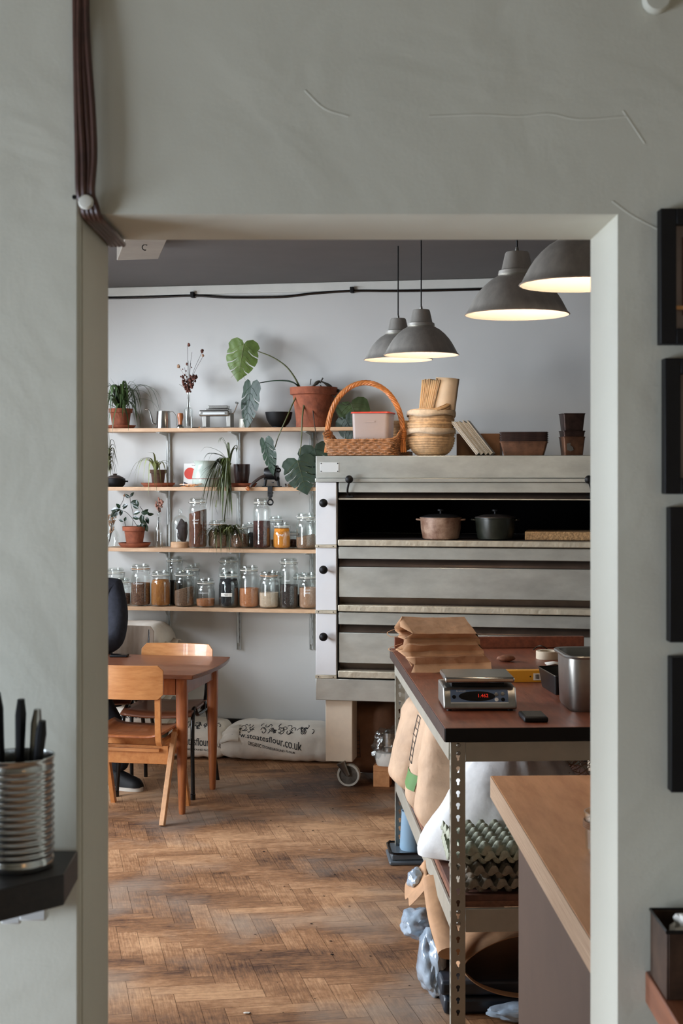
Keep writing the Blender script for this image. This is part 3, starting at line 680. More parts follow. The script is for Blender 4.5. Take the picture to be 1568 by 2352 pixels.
tube(b, [mi @ sh(735, dm+.02, zof(735, 880, dm)), mi @ sh(741, dm+.03, zof(741, 869, dm))], .005, 6); tube(b, [mi @ sh(712, dm+.02, zof(712, 884, dm)), mi @ sh(714, dm+.03, zof(714, 871, dm))], .0025, 6)
obj('rootstock', b, M['stem_dark'], mt)
def petiole(pts, r, m='stem'):
    b = newbm(); P = spline([mi @ sh(x, dd, zof(x, y, dd)) for x, y, dd in pts], 6); n = len(P)
    tube(b, P, [r*(1.5-i/n*.8) for i in range(n)], 7); return obj('stem', b, M[m], mt)
petiole([(690, 893, .19), (675, 865, .2), (655, 840, .2), (625, 820, .2), (590, 806, .2)], .0042)
petiole([(690, 893, .19), (672, 878, .2), (640, 874, .2), (610, 877, .2), (578, 883, .21)], .0035, 'leaf_dark')
b = newbm(); strap(b, [mi @ sh(690, .2, zof(690, 893, .2)), mi @ sh(668, .21, zof(668, 875, .2)), mi @ sh(640, .21, zof(640, 872, .2))], .008); obj('sheath', b, M['leaf_dark'], mt)
petiole([(692, 893, .2), (678, 915, .24), (660, 955, .3), (640, 1000, .31), (630, 1030, .31), (618, 1040, .31)], .0034)
petiole([(706, 893, .2), (700, 920, .25), (694, 960, .3), (692, 1010, .31), (688, 1045, .31)], .0042)
petiole([(722, 893, .2), (717, 920, .24), (722, 975, .3), (728, 1012, .3)], .0028, 'stem_dark')
petiole([(735, 885, .2), (765, 910, .2), (790, 930, .2), (805, 925, .19)], .0022, 'stem_dark')
petiole([(745, 895, .2), (760, 925, .2), (780, 960, .2), (793, 962, .19)], .002, 'stem_dark')
# (px, py of petiole joint, d, tip px, tip py, tip d, length px, width px, material, normal tilt)
LV = [(560, 790, .2, 545, 875, .21, 88, 76, 'leaf_light', (.1, -1, .25), 'bright green monstera leaf held highest', 1),
      (576, 886, .21, 562, 988, .22, 106, 58, 'leaf_dark', (-.55, -1, .1), None, 2),
      (609, 1014, .31, 625, 1093, .3, 84, 50, 'leaf_dark', (-.75, -1, .1), None, 3),
      (683, 1058, .31, 705, 1136, .3, 84, 80, 'leaf_dark', (.1, -1, .2), None, 4),
      (722, 1030, .26, 742, 1118, .25, 90, 84, 'leaf_dark', (.1, -1, .35), None, 5),
      (806, 926, .17, 826, 985, .17, 76, 78, 'leaf', (.1, -1, .3), None, 6),
      (793, 962, .2, 822, 1022, .2, 66, 62, 'leaf_dark', (-.3, -1, .2), None, 7)]
for x, y, dd, tx, ty, td, Lp, Wp, mm, nr_, lb, sd in LV:
    a_ = mi @ sh(x, dd, zof(x, y, dd)); e_ = mi @ sh(tx, td, zof(tx, ty, td)); ss = sc(x, dd)
    L_ = (e_-a_).length; b = newbm(); no = [(.34, .7), (.55, .72), (.76, .68)] if sd not in (6, 7) else [(.6, .3)]
    leaf(b, a_, e_-a_, nr_, L_, Wp/ss, sd, .25, .12, no); o = obj('leaf', b, M[mm], mt, sharp=80)
    if lb: o['label'] = lb
    b = newbm(); veins(b, a_, e_-a_, nr_, L_, Wp/ss, .25, .12); obj('veins', b, M['leaf_pale'] if sd == 1 else M['stem'] if sd in (4, 6) else M['leaf_dark'], o)

# ---- second shelf
s = sc(264, .16); t = shelfthing('clay_pot', 'small black clay casserole with lid and side handle on the second shelf', 'cooking pot', 264, .16, 1)
b = newbm(); lathe(b, [(0, 0), (17/s, 0), (22/s, 4/s), (24/s, 10/s), (23.5/s, 19/s), (20/s, 20/s), (0, 20/s)], 32); obj('body', b, M['black'], t)
b = newbm(); lathe(b, [(0, 19/s), (20/s, 19/s), (19/s, 22/s), (10/s, 26/s), (4/s, 27/s), (5.5/s, 30/s), (0, 30.5/s)], 32); obj('lid', b, mat('dark_brown_clay', (70, 52, 44), .6, 0, 20, .3), t)
b = newbm(); tube(b, [(22/s, 0, 13/s), (31/s, 0, 12.5/s)], .0055, 10); obj('handle', b, M['black'], t)
s = sc(364, .15); t = shelfthing('spider_plant', 'striped spider plant in a small brown pot on a wide saucer, second shelf', 'potted plant', 363, .15, 1)
top_ = pot_parts(t, 19/s, 13/s, 37/s, mat('brown_pot', (98, 66, 46), .8, 0, 15, .3), saucer=40/s, sz=.026)
b = newbm(); c0 = (-4/s, -.01, top_-.01)
for dx, h, ez, dy in ((-62, 26, -22, -.05), (-42, 30, -52, -.12), (-52, 34, -10, -.02), (-33, 26, -62, -.14), (-18, 30, -48, -.13), (-4, 18, -60, -.13), (16, 14, -54, -.13), (27, 16, -58, -.12), (40, 20, -48, -.1), (10, 20, -45, -.12), (-26, 44, 40, .02), (46, 24, -30, .0), (-10, 24, -40, .06), (24, 20, -30, .08)):
    strap(b, [c0, (c0[0]+dx*.25/s, dy*.5, top_+h*.8/s), (c0[0]+dx*.7/s, dy*.9, top_+(h*.6)/s if ez < 0 else top_+h*.9/s), (c0[0]+dx/s, dy, top_+(ez)/s)], .0055)
obj('foliage', b, M['leaf_pale'], t)
# card
s = sc(438, .1); t = shelfthing('card', 'white card with a red disc leaning against the wall behind the pitcher', 'card', 438, .12, 1); t.rotation_euler = (-.12, 0, -TH)
bx('sheet', (-18/s, 24/s, 0, .002, 0, 54/s), mat('card_white', (226, 224, 218), .7), t, 0)
b = newbm(); lathe(b, [(0, 0), (13.5/s, 0)], 32, TR(-3/s, -.0008, 31/s) @ RX(PI/2)); obj('red_disc', b, mat('card_red', (206, 62, 44), .6), t, smooth=False)
b = newbm(); prism(b, [(-17/s, 2/s), (5/s, 2/s), (-17/s, 12/s)], -.0012, -.0004); obj('navy_corner', b, mat('card_navy', (30, 34, 52), .6), t, smooth=False)
text('Spring Menu', .008, M['ink_black'], t, TR(8/s, -.0008, 50/s) @ FRONT)
# pegs
for k, (px, dz, an) in enumerate(((436, 0, .05), (432, .0105, -.12), (445, .0065, .2))):
    t = shelfthing('clothes_peg', ['wooden clothes peg at the bottom of the pile before the pitcher', 'wooden clothes peg on top of the pile before the pitcher', 'dark-tipped clothes peg tilted in the pile before the pitcher'][k], 'clothes peg', px, .225, 1, 'clothes pegs', .0004+dz)
    t.rotation_euler = (0, -an*.4, -TH+an)
    bx('jaw', (-.058, .03, -.005, .005, 0, .005), M['beech_h'], t, .001); bx('jaw', (-.05, .05, -.005, .005, .0055, .0095), M['beech_h'], t, .001, RY(-.05))
    b = newbm(); tube(b, [(-.03, -.006, .005), (-.03, .006, .005)], .004, 8); obj('spring', b, M['steel_dull'], t)
# pitcher
s = sc(471, .13); t = shelfthing('ceramic_pitcher', 'pale green ceramic pitcher with a red band on the second shelf', 'pitcher', 471, .13, 1)
b = newbm(); lathe(b, [(0, 0), (26/s, 0), (29.5/s, 8/s), (30/s, 22/s), (27/s, 38/s), (22/s, 47/s), (23/s, 56/s), (26/s, 60/s), (24.5/s, 60/s), (20/s, 50/s), (0, 49/s)], 40, rfun=lambda a, k: 1+(.14*max(0, math.cos(a-PI))**8 if k >= 6 else 0)); obj('jug_body', b, mat('celadon', (188, 198, 186), .25, 0, 8, .04), t)
b = newbm(); tube(b, [(30.3/s*math.cos(i*PI/24), 30.3/s*math.sin(i*PI/24), 19/s) for i in range(48)], .0016, 5, closed=True); obj('band', b, mat('band_red', (146, 66, 56), .5), t)
b = newbm(); tube(b, spline([(24/s, 0, 52/s), (38/s, -.01, 50/s), (40/s, -.01, 34/s), (29/s, 0, 18/s)], 6), .006, 8); obj('handle', b, mat('celadon_handle', (224, 226, 220), .25), t)
# spider plant in dark pot
s = sc(555, .15); t = shelfthing('spider_plant', 'spider plant spilling from a dark brown glazed pot on the second shelf', 'potted plant', 555, .14, 1)
pot_parts(t, 19/s, 15/s, 50/s, mat('oxblood_glaze', (66, 38, 32), .35, 0, 12, .4), rim=False, saucer=36/s, sz=.024); top_ = 56/s
b = newbm(); c0 = (-22/s, -.05, 52/s); r3 = random.Random(11)
def PP(dx, dz, dy): return (c0[0]+dx/s, dy, c0[2]+dz/s)
for dx, dz in ((-20, 62), (-24, 60), (-2, 50), (22, 44), (20, 38), (-66, 40), (-62, 18), (-64, -10), (-50, 8), (-58, 25)):
    strap(b, [PP(0, 0, -.07), PP(dx*.3, max(20, dz*.7), -.08), PP(dx*.8, max(24, dz)*1.0, -.09), PP(dx, dz-12, -.1)], .0066)
for i in range(62):
    dx = r3.uniform(-66, 14); dz = -r3.uniform(30, 135) if dx > -20 else -r3.uniform(10, 105)
    strap(b, [PP(r3.uniform(-4, 4), -6, -.09), PP(dx*.35, r3.uniform(4, 16), -.13), PP(dx*.75, dz*.4, -.15), PP(dx, dz, -.145+r3.uniform(-.02, .02))], r3.uniform(.004, .0075))
strap(b, [PP(0, 0, -.1), PP(6, -40, -.15), PP(-4, -120, -.15), PP(-2, -134, -.15)], .009)
blob(b, PP(0, 2, -.08), .012, .4, 3, 2)
obj('foliage', b, mat('leaf_mid', (92, 104, 56), .45, 0, 14, .35), t)
b = newbm(); tube(b, spline([PP(-5, -20, -.14), PP(-28, -70, -.16), PP(-32, -110, -.16), PP(-33, -150, -.15)], 5), .0013, 5); strap(b, [PP(-22, -80, -.15), PP(-24, -100, -.155), PP(-18, -118, -.15)], .006); obj('runner', b, M['stem'], t)
t = thing('hanging_plantlet', 'bushy spider plant offshoot hanging in front of the third shelf jars', 'plant', sh(512, .32, zof(512, 1222, .32)), -TH)
b = newbm(); r4 = random.Random(5)
for i in range(110):
    a = r4.uniform(0, 2*PI); R = r4.uniform(.05, .165); cx_ = r4.uniform(-.05, .07)
    h = r4.uniform(0, .05); dr = r4.uniform(.0, .12)
    strap(b, [(cx_, 0, r4.uniform(-.02, .02)), (cx_+math.cos(a)*R*.4, math.sin(a)*R*.25-.01, h), (cx_+math.cos(a)*R*.8, math.sin(a)*R*.3-.015, h*.5-dr*.4), (cx_+math.cos(a)*R, math.sin(a)*R*.3-.015, -dr-.02)], r4.uniform(.0035, .0065))
strap(b, [(0, 0, 0), (-.02, 0, .06), (.03, 0, .085), (.05, 0, .08)], .003); obj('foliage', b, mat('leaf_olive', (98, 104, 58), .5, 0, 25, .4), t)
# meat grinder
s = sc(618, .2); k = 1/s; t = shelfthing('meat_grinder', 'black cast-iron hand grinder clamped to the second shelf edge', 'grinder', 624, .24, 1)
b = newbm(); lathe(b, [(0, -16*k), (12*k, -16*k), (14*k, -10*k), (15*k, 8*k), (18*k, 9*k), (18*k, 14*k), (0, 15*k)], 28, TR(0, -.0, 32*k) @ RY(PI/2)); 
tube(b, [(0, 0, 40*k), (2*k, 0, 52*k), (4*k, 0, 62*k)], [9*k, 6*k, 5*k], 12); lathe(b, [(0, 0), (4*k, 0), (4*k, 6*k), (0, 6*k)], 14, TR(7*k, 0, 62*k)); obj('body', b, M['black_metal'], t)
b = newbm()
for x0, x1 in ((-13, -17), (13, 17)): tube(b, [(x0*k, 0, 24*k), (x1*k, 0, 0)], [4*k, 3*k], 8)
box(b, -20*k, 21*k, -.03, .035, .0, 3*k); box(b, -18*k, 18*k, -.01, .01, 17*k, 22*k); obj('stand', b, M['black_metal'], t, .001)
b = newbm(); box(b, -6*k, 5*k, -.046, -.032, -22*k, 3*k); box(b, -6*k, 4*k, -.046, 0, -.04, -.03); box(b, -4*k, 3*k, -.05, -.036, -28*k, -20*k); obj('clamp', b, M['black_metal'], t, .002)
b = newbm(); tube(b, [((0+6.2*math.cos(a))*k, -.043, (-34+6.2*math.sin(a))*k) for a in [i*PI/8 for i in range(16)]], 1.9*k, 8, closed=True); obj('screw_ring', b, M['black_metal'], t)
b = newbm(); tube(b, [((17+4*math.cos(a))*k, -.012, (39+4*math.sin(a))*k) for a in [i*PI/6 for i in range(12)]], 1.8*k, 7, closed=True); tube(b, [(3*k, -.012, 12*k), (3*k, -.012, 9*k)], 2.6*k, 8); obj('wing_screw', b, M['black_metal'], t)
b = newbm(); tube(b, spline([(-12*k, -.02, 27*k), (-26*k, -.04, 20*k), (-40*k, -.05, 8*k), (-46*k, -.05, 1*k)], 5), [3.4*k]*16, 8); obj('crank_arm', b, mat('worn_iron', (78, 62, 56), .5, .4, 30, .3), t)
b = newbm(); lathe(b, [(0, -6*k), (4*k, -5*k), (5.5*k, 0), (4*k, 5*k), (0, 6*k)], 18, TR(-51*k, -.05, -3*k) @ RY(PI/2+.6)); obj('crank_handle', b, M['teak_leg'], t)
# steel cup
s = sc(663, .18); t = shelfthing('steel_cup', 'tiny steel cup on the second shelf beside the grinder', 'cup', 663, .22, 1)
b = newbm(); lathe(b, [(0, 0), (7/s, 0), (9.5/s, 8/s), (8.8/s, 8/s), (6.5/s, 1/s), (0, 1/s)], 24); obj('cup', b, M['steel'], t)

# ---- third shelf plants
s = sc(308, .15); t = shelfthing('potted_plant', 'leafy young plant in a terracotta pot with pebbles in its saucer, third shelf', 'potted plant', 309, .15, 2)
top_ = pot_parts(t, 27.5/s, 18/s, 45/s, M['terracotta'], saucer=38/s, sz=.028)
b = newbm(); r5 = random.Random(2)
for i in range(70):
    a = r5.uniform(0, 2*PI); q = r5.uniform(.7, .93)*38/s; blob(b, (q*math.cos(a), q*math.sin(a), .022), .004, .3, 2, 1, i)
o = obj('pebbles', b, mat('pebbles', (150, 122, 108), .8, 0, 60, .3), t); o['kind'] = 'stuff'
STM = [[(8, 0), (-6, 20), (-20, 33), (-36, 40), (-27, 58), (-22, 76)], [(-4, 2), (-2, 26), (-8, 52), (-10, 68)], [(20, 0), (22, 14), (24, 30), (14, 46)], [(-20, 0), (-22, 8), (-22, 14)]]
b = newbm()
for st_ in STM: tube(b, spline([(x/s, -.01, top_+z/s) for x, z in st_], 4), .0017, 6)
tube(b, spline([(-10/s, -.01, top_+68/s), (-18/s, -.01, top_+72/s), (-26/s, -.01, top_+70/s)], 4), .001, 5); obj('stems', b, M['stem_dark'], t)
def oval(bm, c, ang, L_, W_, tilt=0, z=0):
    n = 14; c = Vector(c); dx = Vector((math.cos(ang), 0, math.sin(ang))); pr = Vector((-math.sin(ang)*math.cos(tilt), math.sin(tilt), math.cos(ang)*math.cos(tilt)))
    nn = dx.cross(pr); mid = [c+dx*L_*i/(n-1)-nn*.12*L_*(i/(n-1))**2 for i in range(n)]
    rows = []
    for i, m_ in enumerate(mid):
        q = W_*math.sin(PI*(i/(n-1))**.85)**.9; rows.append([bm.verts.new(m_+pr*q*j+nn*abs(j)*q*.25) for j in (-1, -.5, 0, .5, 1)])
    for a, c2 in zip(rows, rows[1:]):
        for j in range(4): bm.faces.new([a[j], a[j+1], c2[j+1], c2[j]])
OV = [(-8, 66, 2.6, 14, 5), (-8, 68, .9, 13, 4.5), (-12, 52, 3.6, 15, 5), (-8, 52, .5, 18, 5), (12, 46, 1.9, 15, 6.5), (14, 42, 2.6, 17, 6), (18, 34, 3.4, 18, 6), (20, 32, .0, 18, 6.5), (22, 32, .5, 14, 5), (32, 28, .0, 15, 5), (22, 28, -1.6, 22, 7.5), (16, 18, 2.9, 18, 6), (24, 16, -.9, 15, 6), (18, 6, -2.2, 17, 7), (26, 6, -1.2, 18, 8), (22, 8, -1.6, 16, 7), (32, 22, -1.4, 16, 6),
      (-30, 38, 2.9, 18, 6), (-34, 40, 3.3, 20, 7), (-32, 36, 3.8, 22, 7), (-30, 42, 2.3, 14, 5), (-28, 38, -1.9, 14, 5.5), (-38, 38, 4.0, 22, 7), (-22, 12, 2.8, 12, 4), (-22, 12, 1.2, 10, 4), (-26, 40, .6, 14, 3)]
b = newbm()
for x, z, a, L_, W_ in OV: oval(b, (x/s, -.012-rnd.uniform(0, .03), top_+z/s), a, L_*1.05/s, W_*.8/s, rnd.uniform(-.6, .2))
obj('foliage', b, mat('leaf_glossy', (38, 58, 42), .25, 0, 10, .3, coat=.3), t)
b = newbm(); blob(b, (-23/s, -.01, top_+71/s), .008, .2, 2, 2); obj('bud', b, M['dried_pale'], t)
# carafe left
s = sc(256, .12); t = shelfthing('glass_carafe', 'clear glass carafe with dried stems at the left end of the third shelf', 'vase', 256, .12, 2)
b = newbm(); lathe(b, [(0, .002), (13/s, 0), (17/s, 12/s), (18/s, 24/s), (14/s, 34/s), (8/s, 42/s), (8/s, 54/s), (13/s, 72/s), (12.6/s, 72/s)], 32); obj('carafe', b, M['glass'], t)
b = newbm(); 
for i in range(9): tube(b, spline([(-8/s, 0, 3/s), (rnd.uniform(-3, 1)/s, 0, 32/s), (rnd.uniform(-8, 10)/s, rnd.uniform(-5, 5)/s, rnd.uniform(60, 84)/s)], 4), .001, 4)
obj('stems', b, M['stem_dark'], t)
b = newbm()
for i in range(44): h = rnd.random(); seedhead(b, (rnd.uniform(-1, 1)*(3+8*h)/s, rnd.uniform(-1, 1)*(2+5*h)/s, (32+42*h)/s), rnd.uniform(1.3, 2.4)/s, i)
obj('flower_heads', b, M['dried_pale'], t)
s = sc(365, .14); t = shelfthing('flower_bottle', 'clear glass bottle with pale pink dried blooms on the third shelf', 'vase', 365, .14, 2); bottle(t, 10.5/s, 80/s, .42, .68)
b = newbm()
for i in range(6): tube(b, spline([(rnd.uniform(-3, 3)/s, 0, 40/s), (0, 0, 76/s), (rnd.uniform(-12, 12)/s, 0, 104/s)], 4), .001, 4)
obj('stems', b, M['stem_dark'], t)
b = newbm()
for i in range(30): h = rnd.random(); blob(b, (rnd.uniform(-1, 1)*(3+11*h*(1-h*.4))/s, rnd.uniform(-1, 1)*5/s, (80+32*h)/s), rnd.uniform(2, 3.4)/s, .6, 2, 2, i, (.8, .8, 1.2))
obj('flower_heads', b, mat('dried_pink', (190, 140, 122), .9, 0, 50, .25), t)
# cloche
s = sc(414, .14); t = shelfthing('glass_cloche', 'glass cloche on a round wooden base covering a dark lump, third shelf', 'cloche', 414, .14, 2)
b = newbm(); lathe(b, [(0, 0), (22/s, 0), (22/s, 11/s), (20/s, 13/s), (0, 13/s)], 36); obj('base', b, M['shelf'], t)
b = newbm(); lathe(b, [(20/s, 13/s), (20/s, 56/s), (17/s, 66/s), (9/s, 73/s), (3/s, 75/s)], 36); lathe(b, [(3/s, 75/s), (2.5/s, 77/s), (5/s, 82/s), (4/s, 87/s), (0, 89/s)], 18); obj('dome', b, M['glass'], t)
b = newbm(); blob(b, (5/s, 0, 37/s), 15/s, .25, 1.5, 3, 2, (.85, .8, 1.75)); o = obj('dark_stone', b, mat('dark_lump', (60, 48, 46), .8, 0, 30, .3), None)
o.location = t.location; o.rotation_euler = t.rotation_euler; o.name = 'cocoa_lump'; tag(o, 'rough dark brown lump standing inside the glass cloche', 'ingredient')

# ------------------------------------------------------------------ jars
JM = {}
def cont(name, c, c2=None, ns=60, rough=.9, bump=.3):
    if name not in JM: JM[name] = mat('content_'+name, c, rough, 0, ns, .3, bump, ns*2, col2=c2, detail=3)
    return JM[name]
def jar(px, wpx, tpy, bpy_, d, si, content=None, fill=.7, lab='', inkt=None, slope=0, rim=None, label=False, hinge=0, open_=False, jarname='storage_jar'):
    s = sc(px, d); R = wpx/2/s; base = EYE-0; H = (bpy_-tpy)/s
    t = thing(jarname, lab, 'jar', sh(px, d, SZ[si]+.0004), -TH, 'clip-top storage jars')
    lid = min(.03, H*.17); Hb = H-lid; rn = R*.8; cl = Hb-.02
    shh = .035 if H > .16 else .022
    b = newbm(); pr = [(0, .004), (R*.7, 0), (R*.9, .003), (R*.985, .014), (R, .03), (R, cl-shh), (R*.97, cl-shh*.6), (R*.87, cl-shh*.15), (rn, cl), (rn, Hb-.006), (rn*1.06, Hb-.005), (rn*1.06, Hb)]
    lathe(b, pr, 32); obj('jar_body', b, M['glass'], t)
    if content:
        b = newbm(); F = fill*Hb; ri = R*.955
        pc = [(0, .006), (R*.68, .006), (R*.88, .009), (ri, .02)]
        zt = F
        if zt > cl-shh: pc += [(ri, cl-shh)]; ri2 = R*.84; pc += [(ri2, zt)]
        else: pc += [(ri, zt)]; ri2 = ri
        npc = len(pc); pc += [(ri2*.6, zt+.002), (0, zt+.003)]
        lathe(b, pc, 32)
        if slope:
            for v in b.verts:
                if v.co.z >= zt-.001: v.co.z += slope*v.co.x/R*.5*Hb
        obj('contents', b, content, t, sharp=60)
    b = newbm()
    Ml = Matrix() if not open_ else TR(-rn*.2, 0, Hb+.004) @ RY(-.28) @ TR(rn*.6, 0, -Hb)
    lathe(b, [(0, Hb+lid*.45), (rn*.7, Hb+lid*.5), (rn*.78, Hb+lid), (rn*.96, Hb+lid), (rn*1.03, Hb+lid*.8), (rn*1.03, Hb+.003), (0, Hb+.003)], 32, Ml); obj('lid', b, M['glass'] if not rim else M['glass'], t)
    b = newbm(); lathe(b, [(rn*1.0, Hb-.001), (rn*1.12, Hb-.001), (rn*1.12, Hb+.003), (rn*1.0, Hb+.003), (rn, Hb-.001)], 32); obj('gasket', b, M['gasket'] if rim else JM.setdefault('g2', mat('pale_gasket', (214, 206, 190), .6)), t)
    # wire bail
    b = newbm(); n = 28; wr_ = .0011
    tube(b, [(rn*1.08*math.cos(2*PI*i/n), rn*1.08*math.sin(2*PI*i/n), Hb-.009) for i in range(n)], wr_, 5, closed=True)
    tube(b, [(rn*1.08*math.cos(2*PI*i/n), rn*1.08*math.sin(2*PI*i/n), Hb+lid*.55) for i in range(n)], wr_, 5, closed=True)
    a = hinge; ca, sa = math.cos(a), math.sin(a)
    def Q(r, side, z): return (r*ca-side*sa, r*sa+side*ca, z)
    tube(b, [Q(rn*1.08, -.012, Hb-.009), Q(rn*1.2, -.012, Hb+.006), Q(rn*1.1, -.009, Hb-.03), Q(rn*1.12, .009, Hb-.03), Q(rn*1.2, .012, Hb+.006), Q(rn*1.08, .012, Hb-.009)], wr_*1.1, 5)
    tube(b, [Q(-rn*1.08, -.009, Hb-.009), Q(-rn*1.28, -.009, Hb), Q(-rn*1.28, .009, Hb+.002), Q(-rn*1.08, .009, Hb+lid*.55)], wr_, 5)
    obj('wire_clip', b, M['steel_dull'], t)
    def curved(x, y, r=R*1.012): return lambda tx, ty: Vector((r*math.sin((tx+x)/r), -r*math.cos((tx+x)/r), ty+y))
    if label:
        b = newbm(); g = [[b.verts.new(curved(0, Hb*.42, R*1.006)(-R*.6+1.2*R*i/8, q)) for q in (-.011, .011)] for i in range(9)]
        for q0, q1 in zip(g, g[1:]): b.faces.new([q0[0], q1[0], q1[1], q0[1]])
        obj('paper_label', b, M['paper'], t)
    if inkt:
        for i, ln in enumerate(inkt):
            b = textbm(ln, .0165 if not label else .008, curved(0, Hb*(.62 if not label else .42)+(.004 if label else 0)-i*(.018 if not label else .009)), shear=.35); obj('handwriting', b, M['ink_white'] if not label else M['ink_black'], t, smooth=False)
    return t
K = dict
brown = cont('brown_spice', (118, 72, 50), (92, 54, 38), 40); flakes = cont('red_flakes', (112, 58, 48), (58, 32, 30), 120, bump=.8); pepper = cont('peppercorns', (82, 66, 58), (40, 32, 30), 150, bump=.8)
orange = cont('turmeric', (206, 128, 38), (190, 112, 34), 30); ochre = cont('ochre_powder', (178, 118, 54), (160, 100, 46), 30); cumin = cont('cumin', (156, 124, 96), (112, 84, 64), 150, bump=.5)
coriander = cont('coriander', (160, 116, 86), (96, 62, 46), 130, bump=.8); nuts = cont('nutmeg', (120, 84, 66), (52, 36, 32), 60, bump=1); dark = cont('dark_seeds', (34, 32, 34), (20, 20, 22), 120); sand = cont('cinnamon_sand', (190, 128, 84), (174, 110, 70), 90)
pale = cont('pale_flour', (200, 178, 152), (188, 164, 138), 60); beige = cont('beige_masala', (176, 138, 108), (164, 124, 96), 60); amber = cont('honeyed_pulp', (214, 140, 44), (204, 124, 34), 40)
# third shelf (si=2)
jar(454, 42, 1143, 1258, .18, 2, brown, .80, 'tall jar of brown mixed spice with white handwriting, third shelf', ['mixed', 'spice'], slope=.12)
jar(500, 44, 1193, 1256, .12, 2, cumin, .75, 'squat jar of brown spice behind the hanging plantlet, third shelf left', rim=1)
jar(551, 42, 1203, 1257, .12, 2, coriander, .7, 'squat jar of spice behind the hanging plantlet, nearer the tall flakes jar')
jar(577, 24, 1193, 1252, .09, 2, dark, .7, 'narrow jar of dark contents squeezed left of the tall flakes jar')
jar(601, 41, 1143, 1259, .19, 2, flakes, .60, 'tall jar of dark red flakes below the grinder', hinge=-1.3)
jar(634, 32, 1177, 1250, .08, 2, pale, .3, 'pale green-tinted jar behind the orange one on the third shelf', hinge=.3)
jar(647, 40, 1199, 1260, .19, 2, amber, .93, 'small jar of bright orange preserve on the third shelf', ['TYNE'])
jar(674, 26, 1213, 1252, .09, 2, flakes, .6, 'small dark jar tucked behind the orange preserve')
jar(702, 45, 1178, 1261, .19, 2, cumin, .42, 'rounded jar half full of grey-brown seeds beside the oven, third shelf', slope=.12)
jar(722, 42, 1178, 1254, .08, 2, pale, .4, 'jar mostly hidden between the seed jar and the oven, third shelf')
# fourth shelf
jar(265, 44, 1308, 1390, .1, 3, nuts, .2, 'nearly empty clear jar at the left end of the lowest shelf')
jar(281, 38, 1330, 1393, .19, 3, nuts, .52, 'small jar of whole nutmegs beside the person\'s shoulder')
jar(323, 46, 1299, 1394, .19, 3, coriander, .62, 'jar of coriander seed with white writing on the lowest shelf', ['Coriander'], rim=1, hinge=.2)
jar(369, 45, 1314, 1395, .19, 3, ochre, .86, 'jar full of ochre powder between the coriander and cumin jars')
jar(401, 38, 1279, 1390, .08, 3, dark, .55, 'tall jar with black contents behind the ochre jar, lowest shelf')
jar(423, 46, 1314, 1396, .19, 3, cumin, .58, 'jar of pale brown seeds with a slanting surface, lowest shelf', slope=.16, hinge=.1)
jar(441, 36, 1302, 1392, .07, 3, None, .5, 'empty jar with its lid tipped open, lowest shelf', open_=True)
jar(472, 43, 1332, 1397, .2, 3, sand, .34, 'short jar labelled cinnamon with a little brown spice, lowest shelf', ['Cinnamon'])
jar(524, 44, 1279, 1390, .07, 3, dark, .35, 'tall clear jar standing behind the black labelled jar, lowest shelf')
jar(525, 46, 1316, 1398, .19, 3, dark, .92, 'jar of black seeds with a white paper label, lowest shelf', ['BLACK', 'SEEDS'], label=True)
jar(572, 46, 1300, 1396, .18, 3, sand, .52, 'jar half full of orange-brown sugar, lowest shelf', hinge=-1.3)
jar(618, 46, 1313, 1398, .2, 3, pale, .48, 'jar of pale flour with a copper-coloured clip, lowest shelf', rim=1)
jar(630, 40, 1312, 1390, .07, 3, pale, .3, 'jar hidden behind the pale flour jar, lowest shelf')
jar(663, 43, 1283, 1398, .19, 3, pepper, .52, 'tall jar of black peppercorns with faint writing, lowest shelf', ['Black'], hinge=0)
jar(689, 34, 1314, 1391, .07, 3, pepper, .4, 'jar of dark contents behind the peppercorns, lowest shelf')
jar(708, 43, 1317, 1399, .19, 3, beige, .68, 'jar of beige garam masala beside the oven, lowest shelf', ['Garam', 'Masala'])

# ------------------------------------------------------------------ deck oven
DO = 1.0; ow = wof(725, DO); oloc = loc_wd(ow, DO, 0); so = sc(745, DO)
def oz(py): return zof(745, py, DO)
def oxl(px): return wof(px, DO)-ow
M['oven'] = mat('oven_sheet', (204, 206, 198), .38, .72, 3.5, .13, .06, 7, stretch=(1, 1, 2.2), detail=9)
M['oven_rough'] = mat('oven_worn_sill', (204, 194, 172), .5, .55, 7, .12, .25, 22)
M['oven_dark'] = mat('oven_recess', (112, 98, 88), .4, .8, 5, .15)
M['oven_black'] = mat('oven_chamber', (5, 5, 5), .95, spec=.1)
ov = thing('deck_oven', 'large brushed-metal three-deck baker\'s oven on castors against the back wall', 'oven', oloc, -TH)
XR = oxl(1438); X1 = oxl(777); X2 = XR-X1; TOP = oz(1047); DP = .95
b = newbm()
box(b, 0, .012, .012, DP, oz(1608), TOP-.002); box(b, XR-.012, XR, .012, DP, oz(1608), TOP-.002); box(b, .012, XR-.012, DP-.01, DP, oz(1608), TOP-.002)
box(b, .0, XR, .012, DP, oz(1608), oz(1608)+.01); box(b, 0, XR, .0, DP, TOP-.002, TOP); obj('casing', b, M['oven'], ov, .001)
bx('top_panel', (0, XR, -.002, .012, oz(1098), TOP), M['oven'], ov, .003)
bx('top_strip', (-.002, XR+.002, -.012, .012, oz(1107), oz(1098.5)), M['oven'], ov, .002)
